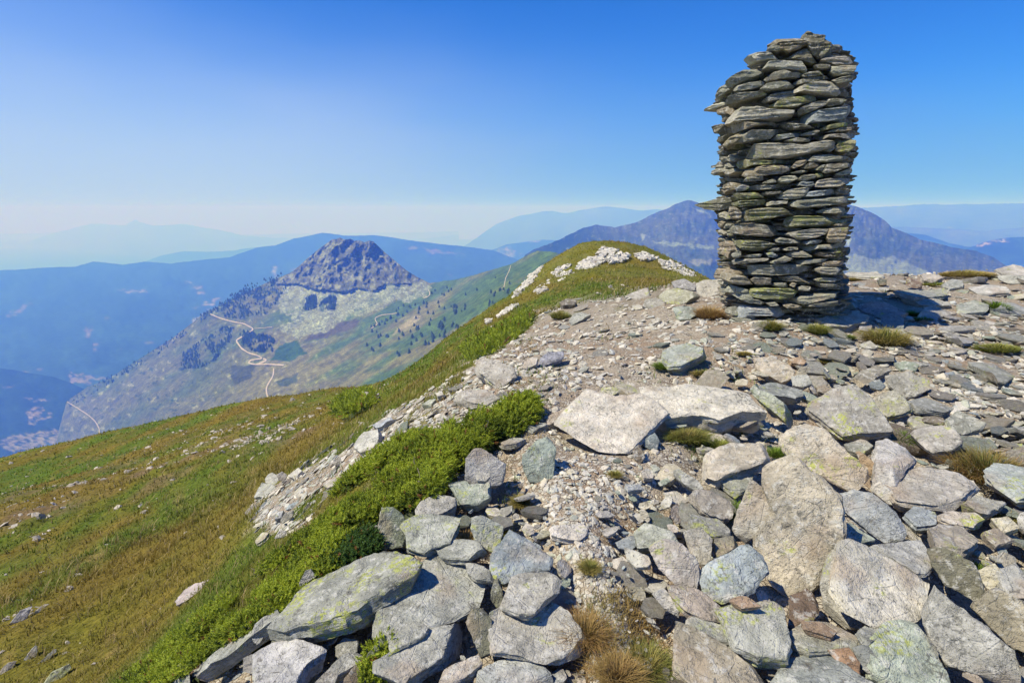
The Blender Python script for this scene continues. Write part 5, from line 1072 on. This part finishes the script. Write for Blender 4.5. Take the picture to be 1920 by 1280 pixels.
# ---- white rock outcrops on the grassy dome
omat = stone_material('pale_outcrop_rock', True)
OC = [(Gc,[(480,600),(500,560),(540,530),(560,480),(600,440),(650,420),(640,450),(600,500),(545,560),(510,590)],'long white rock rib down the left flank of the grassy dome'),
(Gc,[(612,560),(640,530),(680,518),(690,535),(665,560),(625,578)],'white rock low on the left shoulder of the grassy dome'),
(Gc,[(688,512),(740,470),(800,445),(818,465),(800,490),(740,510)],'white outcrop in the middle of the dome left shoulder'),
(Gc,[(708,470),(740,430),(790,415),(800,430),(740,460)],'small pale outcrop above the shoulder outcrop'),
(Gc,[(830,440),(870,400),(930,370),(1000,362),(1005,385),(960,420),(880,450)],'broad white outcrop below the dome summit'),
(Gc,[(950,350),(985,320),(1030,315),(1080,322),(1060,345),(1000,352)],'white outcrop just under the dome summit'),
(Gc,[(1010,375),(1050,350),(1130,348),(1145,375),(1100,392),(1030,405)],'rounded white outcrop right of the dome middle'),
(Gc,[(1170,350),(1240,345),(1300,375),(1250,392),(1195,375)],'low pale scree patch right of the dome summit'),
(Gc,[(1310,390),(1370,390),(1440,420),(1515,470),(1490,485),(1400,455),(1330,430)],'white broken rib on the right flank of the dome'),
(Gc,[(390,712),(440,665),(500,628),(505,645),(450,685)],'thin pale rib near the foot of the dome left flank'),
(Gc,[(330,738),(348,715),(365,715),(352,738)],'small white rock below the thin pale rib'),
(Hc,[(695,300),(720,262),(780,230),(850,168),(840,205),(790,270),(740,295)],'white outcrop where the green slope meets the far skyline')]
for i, (f, p, label) in enumerate(OC):
    q = np.array(f(p)); c = q.mean(0); h = hit(c[0], c[1], 0, 90.)
    if h is None: continue
    lx0, ly0 = q.min(0); lx1, ly1 = q.max(0); parts = []; n = int(max(24, (lx1-lx0)*(ly1-ly0)/9)); tries = 0
    while len(parts) < n and tries < 1600:
        tries += 1; xx, yy = r.uniform(lx0, lx1), r.uniform(ly0, ly1)
        if not inpoly(xx, yy, q): continue
        hh = hit(xx, yy, 0, 90.)
        if hh is None: continue
        R0 = r.uniform(3.5, 8.5)*hh[1]/F; V, qq, tt = TH[r.integers(len(TH))]
        B = basis(gnormal(hh[0], hh[1], .6)+r.normal(0, .35, 3), (math.cos(6.28*r.random()), math.sin(6.28*r.random()), 0))
        parts.append(((V*[R0, R0*.8, R0*1.1])@B.T+hh+[0, 0, R0*.35], qq, tt, jcol((.62, .59, .53), i*31+tries, .10)))
    if len(parts) < 5: continue
    V, Fs, Ca = merge(parts); Ca[:, 3] = .1
    o = link('rock_outcrop', mesh_np('rock_outcrop', V-h, Fs, attr={'Col': Ca}, sharp=35), omat, label=label, cat='rock outcrop'); o.location = h
# ================= grass, tufts, juniper, far conifers
def blades(pos, h, w, lean, yaw, col, tipcol, nseg=3):
    """bent strips; pos (n,3)"""
    n = len(pos); d = np.stack([np.cos(yaw), np.sin(yaw), 0*yaw], -1); s = np.stack([-np.sin(yaw), np.cos(yaw), 0*yaw], -1)
    rows = []; cols = []
    for k in range(nseg+1):
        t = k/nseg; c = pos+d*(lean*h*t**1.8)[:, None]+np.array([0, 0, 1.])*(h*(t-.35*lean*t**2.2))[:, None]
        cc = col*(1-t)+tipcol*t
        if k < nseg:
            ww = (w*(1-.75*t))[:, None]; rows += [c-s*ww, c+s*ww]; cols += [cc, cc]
        else: rows.append(c); cols.append(cc)
    V = np.stack(rows, 1); C = np.stack(cols, 1); nv = V.shape[1]; o = (np.arange(n)*nv)[:, None]
    Q_ = np.concatenate([np.array([[2*k, 2*k+1, 2*k+3, 2*k+2]])+o for k in range(nseg-1)]); T_3 = np.array([[2*nseg-2, 2*nseg-1, 2*nseg]])+o
    return V.reshape(-1, 3), [Q_, T_3], C.reshape(-1, 3)
bmat = attr_material('grass_blade', .75, .15, 30, .35)
r = np.random.default_rng(33)
N_ = 330000; thg = r.uniform(-.9, .35, N_); rg = np.where(r.random(N_) < .72, 1/r.uniform(1/12., 1/1.9, N_), np.exp(r.uniform(math.log(9), math.log(55), N_)))
x = rg*np.sin(thg); y = rg*np.cos(thg); px, py = px_of(x, y); s_ = scree_mask(x, y)
cl = n2(x, y, 5, 4, 3, 601)
keep = (s_ < .5-.15*cl) & (px > -60) & (px < 1500) & (look(R_BLOCK, px, py) < .6) & (r.random(N_) > .8*look(BAND, px, py)*sstep(.0, .35, n2(x, y, .9, .6, 4, 71))) & (r.random(N_) < .55+.45*sstep(-.3, .3, cl)) & (y > .3)
x, y, rg = x[keep], y[keep], rg[keep]; n = len(x); z = ground_z(x, y); print('blades', n)
g = grass_tone(x, y)*r.normal(1.12, .15, (n, 1)); dry = (r.random(n) < .07)[:, None]; g = np.where(dry, np.array([.34, .26, .12])*r.uniform(.6, 1.2, (n, 1)), g)
cl = cl[keep]; hgt = (.035+.085*r.random(n)**1.6)*(1+.7*cl)*np.clip(rg/7, .7, 1.35); hgt = np.where(dry[:, 0], hgt*1.25, hgt)
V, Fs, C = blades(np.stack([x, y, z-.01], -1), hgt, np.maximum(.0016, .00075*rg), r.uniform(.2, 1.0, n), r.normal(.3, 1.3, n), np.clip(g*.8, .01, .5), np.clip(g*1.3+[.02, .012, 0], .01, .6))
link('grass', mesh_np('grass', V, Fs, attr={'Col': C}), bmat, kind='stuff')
# sparse grass and moss between the stones
MOSS = [[(1300,890),(1380,880),(1400,930),(1370,960),(1310,930)], [(1380,800),(1450,790),(1480,830),(1450,860),(1400,830)], [(1230,780),(1380,790),(1460,800),(1440,830),(1290,850),(1240,830)],
 [(1050,1130),(1230,1090),(1270,1290),(1040,1290)], [(900,890),(990,880),(980,950),(900,970)], [(880,930),(940,950),(920,1010),(870,990)], [(950,770),(1010,750),(1060,800),(940,860)], [(1280,660),(1380,665),(1400,700),(1290,710)],
 [(940,700),(1060,690),(1050,730),(950,740)], [(800,690),(880,720),(860,760),(760,760)], [(1680,780),(1720,790),(1700,830)],[(1250,680),(1220,690),(1240,710)], [(960,590),(1020,600),(1000,660),(930,640)], [(1100,620),(1160,610),(1150,640)], [(680,970),(760,960),(720,1040),(660,1060)],[(560,970),(620,960),(640,1010)]]
R_M = raster(MOSS, 22); N_ = 120000; thg = r.uniform(-.5, .8, N_); rg = 1/r.uniform(1/11., 1/1.5, N_); x = rg*np.sin(thg); y = rg*np.cos(thg); px, py = px_of(x, y)
cl = n2(x, y, 3.2, 3.2, 3, 611)
keep = (r.random(N_) < look(R_M, px, py)*.75*sstep(-.25, .1, cl)+.16*sstep(.28, .5, cl)) & (scree_mask(x, y) > .3) & (look(R_BLOCK, px, py) < .55)
x, y, rg = x[keep], y[keep], rg[keep]; n = len(x); z = ground_z(x, y)+.02*(pile_mask(x, y)); print('moss', n)
tn = sstep(-.2, .25, n2(x, y, 1.3, 1.3, 3, 621))[:, None]; g = (np.array([.09, .16, .02])*tn+np.array([.30, .19, .07])*(1-tn))*r.normal(1.1, .25, (n, 1))
V, Fs, C = blades(np.stack([x, y, z-.005], -1), (.02+.05*r.random(n))*(1+.5*cl[keep]), np.maximum(.0012, .0007*rg), r.uniform(.3, 1.2, n), r.uniform(0, 6.28, n), np.clip(g*.8, .01, .5), np.clip(g*1.35, .01, .6))
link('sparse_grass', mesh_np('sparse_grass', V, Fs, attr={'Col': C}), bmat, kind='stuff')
# individual tufts
GRN = (.13, .17, .03); OCH = (.32, .24, .08); BRN = (.26, .15, .06); YEL = (.34, .30, .08); BRI = (.13, .22, .02)
TF = [((1661,628),46,40,GRN,OCH,'shaggy round grass tuft standing in gravel right of the cairn foot'),
((1850,852),62,58,GRN,BRN,'big round grass tuft, green on top and brown below, right margin'),
((1532,616),24,24,YEL,GRN,'yellow-green tuft growing against the flat slab at the cairn foot'),
((1446,612),22,26,OCH,GRN,'small tuft in front of the cairn base stone'),
((1330,585),34,34,OCH,BRN,'orange-brown tuft hugging the left side of the cairn'),
((1812,516),60,14,YEL,OCH,'long yellow grass tuft along the crest on the skyline'),
((1866,575),22,20,BRI,GRN,'bright green tuft beside flat slabs right of the cairn'),
((1870,652),50,16,YEL,GRN,'low flat yellow tuft near the right margin'),
((1692,805),22,24,BRI,GRN,'green tuft below the square olive stone'),
((1290,808),55,34,OCH,GRN,'long yellow-brown grass hanging under the cream-white slab'),
((1345,815),50,30,YEL,BRI,'yellow grass growing beneath the right half of the cream-white slab'),
((1100,1165),42,60,OCH,BRN,'tall orange grass tuft at the bottom beside the broad pale slab'),
((1215,1215),48,52,OCH,GRN,'orange-green grass tuft against the large tan bottom slab'),
((1160,1255),46,48,BRN,OCH,'dark brown grass tuft at the bottom of the clearing'),
((1060,1265),30,34,BRI,OCH,'green tuft under the tip of the broad pale slab'),
((1105,1060),22,22,GRN,OCH,'small green tuft in the gravel right of the blue-grey pointed slab'),
((1153,885),12,14,GRN,OCH,'tiny tuft in gravel below the cracked cream slab'),
((930,960),30,32,OCH,GRN,'yellow tuft between the lichened stone and the bottom pile'),
((875,985),26,34,OCH,BRN,'straw-coloured tuft behind the flat grey-green slab'),
((975,915),24,22,GRN,OCH,'green-yellow tuft left of the lone square slab'),
((1220,945),16,16,GRN,OCH,'small tuft beside stones at the right edge of the clearing'),
((1395,660),16,10,OCH,YEL,'small orange tuft above the rounded tan stone'),
((1430,690),12,10,OCH,OCH,'second small orange tuft just above the rounded tan stone'),
((1320,690),28,16,GRN,OCH,'low green tuft in front of the rounded lichened boulder'),
((1240,685),18,16,BRI,GRN,'bright green tuft left of the rounded lichened boulder'),
((1550,672),12,9,GRN,OCH,'tiny green tuft on the gravel below the cairn'),
((1590,628),14,10,GRN,GRN,'little green tuft between the cairn slab and the shaggy tuft'),
((1730,600),20,10,BRI,GRN,'bright green tuft beside the cream purple-edged slab'),
((1710,585),12,12,BRI,GRN,'small green tuft in a slab gap right of the cairn'),
((1752,530),30,8,BRI,YEL,'low green patch on the crest behind the pink-brown stone'),
((1600,524),16,7,YEL,OCH,'small yellow tuft on the crest slab right of the cairn'),
((1385,930),30,30,BRI,GRN,'bright green grass pocket left of the wedge-shaped slab'),
((1460,830),22,20,BRI,GRN,'green grass behind the big sloping tan slab'),
((1735,880),16,14,GRN,OCH,'grass sprouting by the white angular block'),
((1895,950),30,24,OCH,GRN,'yellow grass beneath the pale blue-white block, right margin'),
((1835,1040),18,18,BRI,GRN,'green grass in a gap of the right pile near the margin'),
((1050,590),26,20,OCH,GRN,'dark yellow tuft where scree meets the grassy dome')]
for k, ((cx, cy), rw, hh, c1, c2, label) in enumerate(TF):
    h = hit(cx, cy+hh*.35, 0); g = float(ground_z(h[:1], h[1:2])[0]); pm = float(pile_mask(h[:1], h[1:2])[0]); h[2] = g+.05*pm
    ds = np.linalg.norm(h-CAM)/F; RW = rw*ds; HH = hh*ds*.8+.01; n = int(260+rw*18)
    a = r.uniform(0, 6.28, n); q = np.sqrt(r.random(n)); flat = 1 if rw < hh*1.6 else .45
    off = np.stack([np.cos(a)*q*RW*.62, np.sin(a)*q*RW*.62*flat, np.zeros(n)], -1)
    yaw = a+r.normal(0, 1.0, n); mixc = (r.random((n, 1))*.6+.5*q[:, None]); col = np.array(c1)*(1-mixc)+np.array(c2)*mixc; col = col*r.normal(1.05, .2, (n, 1))
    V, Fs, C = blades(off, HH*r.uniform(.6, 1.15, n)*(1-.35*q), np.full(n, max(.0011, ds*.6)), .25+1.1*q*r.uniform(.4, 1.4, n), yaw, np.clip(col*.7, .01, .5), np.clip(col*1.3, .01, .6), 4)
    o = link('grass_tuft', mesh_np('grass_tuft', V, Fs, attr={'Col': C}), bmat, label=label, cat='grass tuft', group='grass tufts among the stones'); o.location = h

# ---- creeping juniper
def sprig(seed):
    r = np.random.default_rng(seed); tri = []; n = 15
    for k in range(n):
        t = k/n; c = np.array([0, 0, t]) ; a = k*2.4+r.normal(0, .3); L_ = .42*(1-.45*t)*r.uniform(.8, 1.2)
        d = np.array([math.cos(a)*.8, math.sin(a)*.8, .62]); d /= np.linalg.norm(d); s_ = np.cross(d, [0, 0, 1.]); s_ /= np.linalg.norm(s_)
        tri.append([c-s_*.075, c+s_*.075, c+d*L_])
    tri.append([[-.06, 0, .8], [.06, 0, .8], [0, 0, 1.25]])
    V = np.array(tri).reshape(-1, 3); return V, np.zeros((0, 4), int), np.arange(len(V)).reshape(-1, 3)
SP_ = [sprig(i) for i in range(8)]
jmat = attr_material('juniper_needles', .6, .2, 60, .3)
wood, nt, b = newmat('juniper_wood'); N = NT(nt); gg_ = N.n('ShaderNodeNewGeometry'); N.put(b.inputs['Base Color'], N.mix(N.noise(gg_.outputs['Position'], 60, 4, .6), (.10, .07, .05), (.30, .25, .21)))
def tube(path, rad, m=5):
    P = np.array(path, float); T = np.gradient(P, axis=0); T /= np.linalg.norm(T, axis=1)[:, None]+1e-9
    A_ = np.cross(T, [0.13, .21, 1.]); A_ /= np.linalg.norm(A_, axis=1)[:, None]+1e-9; B_2 = np.cross(T, A_); an = np.arange(m)*2*math.pi/m
    V = P[:, None]+(np.cos(an)[None, :, None]*A_[:, None]+np.sin(an)[None, :, None]*B_2[:, None])*np.array(rad)[:, None, None]
    i = np.arange(len(P)-1)[:, None]*m; j = np.arange(m)[None]; jn = (j+1) % m
    return V.reshape(-1, 3), np.stack([i+j, i+m+j, i+m+jn, i+jn], -1).reshape(-1, 4)
JUN = [([(215,1300),(330,1200),(480,1090),(560,1020),(610,985),(660,1000),(660,1050),(560,1130),(500,1170),(400,1225),(310,1300)], .075, 'large low juniper spreading down the turf left of the bottom pile', 9000, (0, 0)),
 ([(590,985),(610,960),(680,890),(760,840),(850,805),(930,795),(930,830),(880,860),(845,900),(820,945),(740,960),(690,990),(640,1020)], .115, 'bright green juniper mound beside the pointed pink-topped stone', 8500, (0, 0)),
 ([(905,830),(930,790),(985,765),(1010,775),(1000,800),(950,825)], .14, 'small juniper sprawl reaching towards the cracked cream slab', 1500, (0, 0)),
 ([(590,1060),(640,1030),(700,1010),(720,1030),(680,1060),(610,1080)], .07, 'small dark green bush beside the thin lone slab', 1200, (0, 0)),
 ([(630,770),(650,750),(700,745),(695,770),(650,790)], .25, 'low green juniper patch by the lone white rock on the slope', 1300, (0, 0)),
 ([(675,1285),(690,1240),(720,1210),(745,1215),(735,1260),(705,1290)], .05, 'leafy green sprig growing in a dark gap of the bottom pile', 500, (0, 0)),
 ([(870,655),(900,640),(960,610),(1000,590),(990,615),(930,660),(880,680)], .06, 'green juniper mat along the turf edge below the dome', 1500, (0, 0))]
for k, (poly, H_, label, n_, _o) in enumerate(JUN):
    P = np.array(poly, float); c = P.mean(0); h0 = hit(c[0], c[1]); Rm = raster([poly], 12)
    pts = []; lo, hi = P.min(0)-5, P.max(0)+5
    X0 = []
    for _ in range(1200):
        a, b_ = r.uniform(lo[0], hi[0]), r.uniform(lo[1], hi[1])
        if inpoly(a, b_, poly): X0.append(hit(a, b_))
    X0 = np.array([q for q in X0 if q is not None]); mn = X0.min(0); mx = X0.max(0)
    def jh(x, y, z=None):
        pxx, pyy = px_of(x, y); m_ = look(Rm, pxx, pyy); m_ = m_*(1-.95*sstep(-.04, .2, n2(x, y, 3.4, 3.4, 3, 740+k)))  if k < 2 else m_; return sstep(.12, .75, m_)*H_*(.75+.9*n2(x, y, 3.2/(H_*6), 3.2/(H_*6), 3, 700+k)), m_
    # added lumpy sheet, painted dark for the shaded depth under the sprays
    ns = 90; xs = np.linspace(mn[0]-.1, mx[0]+.1, ns); ys = np.linspace(mn[1]-.1, mx[1]+.1, ns); XX, YY = np.meshgrid(xs, ys, indexing='ij'); hh, mm = jh(XX, YY)
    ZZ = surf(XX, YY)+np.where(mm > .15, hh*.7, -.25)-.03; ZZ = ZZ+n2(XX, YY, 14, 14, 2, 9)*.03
    root = bpy.data.objects.new('juniper_shrub', None); COL.objects.link(root); root.location = h0; tag(root, label, 'shrub', 'junipers on the slope')
    Vb = np.stack([XX, YY, ZZ], -1).reshape(-1, 3)-h0; Fb = grid_faces(ns, ns); Fb = Fb[(mm.ravel()[Fb] > .12).all(1)]
    link('dark_inner_sheet', mesh_np('dark_inner_sheet', Vb, [Fb], attr={'Col': np.tile([[.05, .07, .02]], (len(Vb), 1))}), jmat, parent=root)
    # sprays
    t_ = r.random((n_*6, 2)); x = mn[0]+(mx[0]-mn[0])*t_[:, 0]; y = mn[1]+(mx[1]-mn[1])*t_[:, 1]; w_ = 1/np.maximum(.5, np.hypot(x, y))**2; hh, mm = jh(x, y); kp = (mm > .3) & (r.random(len(x)) < w_/w_.max()); x, y, hh, mm = [q[kp][:n_] for q in (x, y, hh, mm)]
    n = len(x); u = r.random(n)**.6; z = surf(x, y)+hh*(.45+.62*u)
    e = .04; gx = (jh(x+e, y)[0]-hh)/e; gy = (jh(x, y+e)[0]-hh)/e; nr = np.stack([-gx*.8, -gy*.8, np.ones(n)*.7], -1)+r.normal(0, .6, (n, 3))
    rg = np.hypot(x, y); L_ = (.022+.03*r.random(n))*np.clip(rg/2.8, 1, 6)
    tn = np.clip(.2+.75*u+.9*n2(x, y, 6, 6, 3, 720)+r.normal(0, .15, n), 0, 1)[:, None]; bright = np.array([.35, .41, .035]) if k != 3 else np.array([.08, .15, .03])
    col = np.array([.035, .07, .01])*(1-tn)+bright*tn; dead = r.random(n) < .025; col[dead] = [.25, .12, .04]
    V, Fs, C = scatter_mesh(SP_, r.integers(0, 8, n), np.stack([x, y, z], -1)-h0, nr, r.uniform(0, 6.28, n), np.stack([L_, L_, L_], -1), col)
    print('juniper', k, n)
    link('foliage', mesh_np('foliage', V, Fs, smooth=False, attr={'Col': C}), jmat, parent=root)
    nb = 14 if k < 2 else 4
    for q in range(nb):   # bare twigs showing through
        i = r.integers(n); p0 = np.array([x[i], y[i], z[i]-.05])-h0; d = r.normal(0, 1, 3); d[2] = abs(d[2])*.5+.25; d /= np.linalg.norm(d); L2_ = H_*r.uniform(.7, 1.3)
        path = [p0+d*L2_*s_+np.array([r.normal(0, .01), r.normal(0, .01), r.normal(0, .01)]) for s_ in np.linspace(0, 1, 6)]
        V, qd = tube(path, np.linspace(.005, .0015, 6)*max(1, rg.mean()/3)); link('branch', mesh_np('branch', V, [qd]), wood, parent=root)

# ---- conifers on the far slopes
def conifer_crown(seed):
    r = np.random.default_rng(seed); m = 9; rows = [[[0, 0, 1.]]]; V = [np.array([[0, 0, 1.0]])]
    for t in range(5):
        z1 = 1-(t+1)*.17; ro = .05+.045*(t+1)
        for rr_, zz in ((ro*1.25, z1-.03), (ro*.6, z1)):
            an = np.arange(m)*2*math.pi/m+r.normal(0, .12, m); q = rr_*r.uniform(.7, 1.25, m); V.append(np.stack([np.cos(an)*q, np.sin(an)*q, zz+r.normal(0, .012, m)], -1))
    V.append(np.array([[0, 0, .14]])); V = np.concatenate(V); q, t = ring_topology(m, 10); return V, q, t
CC = [conifer_crown(i) for i in range(5)]
cm, nt, b = newmat('conifer_needles'); N = NT(nt); gg_ = N.n('ShaderNodeNewGeometry'); N.put(b.inputs['Base Color'], N.mix(N.noise(gg_.outputs['Position'], .8, 4, .7), (.012, .03, .015), (.05, .085, .035)))
CCM = [mesh_np('crown', V, [q, t], sharp=50) for V, q, t in CC]
for me in CCM: me.materials.append(cm)
tk = mesh_np('trunk', *(lambda v: (v[0], [v[1]]))(tube([(0, 0, -.05), (0, 0, .2)], [.03, .022], 6))); tk.materials.append(wood)
n_t = 0
for poly, n, hlo, hhi, label in ((M_([(1120,740),(1500,480),(1778,400),(1778,700),(1620,800),(1400,900),(1300,820),(1180,860)]), 96, 8, 13, 'small dark conifer dotted on the green slope right of the rocky peak'),
    ([(830,570),(900,530),(960,510),(990,540),(930,580),(860,610)], 22, 6, 9, 'small dark conifer on the near green slope left of the dome'),
    (M_([(310,720),(480,730),(560,860),(470,870),(340,800)]), 34, 9, 13, 'dark conifer beside the zigzag track below the rocky peak'),
    (M_([(30,620),(120,570),(350,420),(600,330),(610,350),(350,450),(130,600),(50,640)]), 26, 10, 15, 'dark conifer along the skyline left of the rocky peak')):
    cnt = 0; P = np.array(poly)
    while cnt < n:
        a, b_ = r.uniform(P[:, 0].min(), P[:, 0].max()), r.uniform(P[:, 1].min(), P[:, 1].max())
        if not inpoly(a, b_, poly) or (n != 26 and n2(np.array(a), np.array(b_), .03, .06, 3, 801) < r.uniform(-.3, .25)): continue
        Y = float(L1.Y(np.array(a), np.array(b_))); p = at(a, b_, Y); h_ = r.uniform(hlo, hhi)
        o = bpy.data.objects.new('conifer_tree', None); COL.objects.link(o); o.location = p; o.scale = (h_*1.15, h_*1.15, h_); o.rotation_euler = (0, 0, r.uniform(0, 6.28)); tag(o, label, 'tree', 'conifers on the far slope')
        link('crown', CCM[r.integers(5)], None, parent=o); link('trunk', tk, None, parent=o); cnt += 1; n_t += 1
# forest masses too dense to count
pos = []; 
for poly, n in ((TREEP[0], 90), (TREEP[1], 110), (TREEP[2], 450), (TREEP[3], 350), (TREEP[6], 200), ([(125,752),(240,687),(320,636),(390,583),(450,553),(535,515),(545,520),(450,565),(390,595),(320,650),(240,700),(130,765)], 260)):
    P = np.array(poly); c = 0
    while c < n:
        a = r.uniform(P[:, 0].min(), P[:, 0].max(), 400); b_ = r.uniform(P[:, 1].min(), P[:, 1].max(), 400)
        k_ = inpoly(a, b_, poly) & (n2(a, b_, .06, .06, 4, 141)+r.normal(0, .15, 400) > .05); a, b_ = a[k_], b_[k_]
        if len(a) == 0: continue
        pos.append(at(a, b_, L1.Y(a, b_))); c += len(a)
pos = np.concatenate(pos); n = len(pos); hs_ = r.uniform(7, 14, n); sc3 = np.stack([hs_*1.2, hs_*1.2, hs_], -1)
def cone(seed):
    r = np.random.default_rng(seed); an = np.arange(6)*math.pi/3; V = np.concatenate([[[0, 0, 1.]], np.stack([np.cos(an)*.22, np.sin(an)*.22, np.full(6, .1)], -1)*r.uniform(.8, 1.2, (6, 1))])
    return V, np.zeros((0, 4), int), np.array([[0, 1+j, 1+(j+1) % 6] for j in range(6)])
V, Fs, C = scatter_mesh([cone(i) for i in range(5)], r.integers(0, 5, n), pos, np.tile([[0., 0, 1]], (n, 1)), r.uniform(0, 6.28, n), sc3, np.array([[.03, .055, .025]])*r.uniform(.6, 1.6, (n, 1)))
link('forest', mesh_np('forest', V, Fs, smooth=False, attr={'Col': C}), attr_material('forest_needles', .9, .3, .3), kind='stuff')
print('trees', n_t, n)
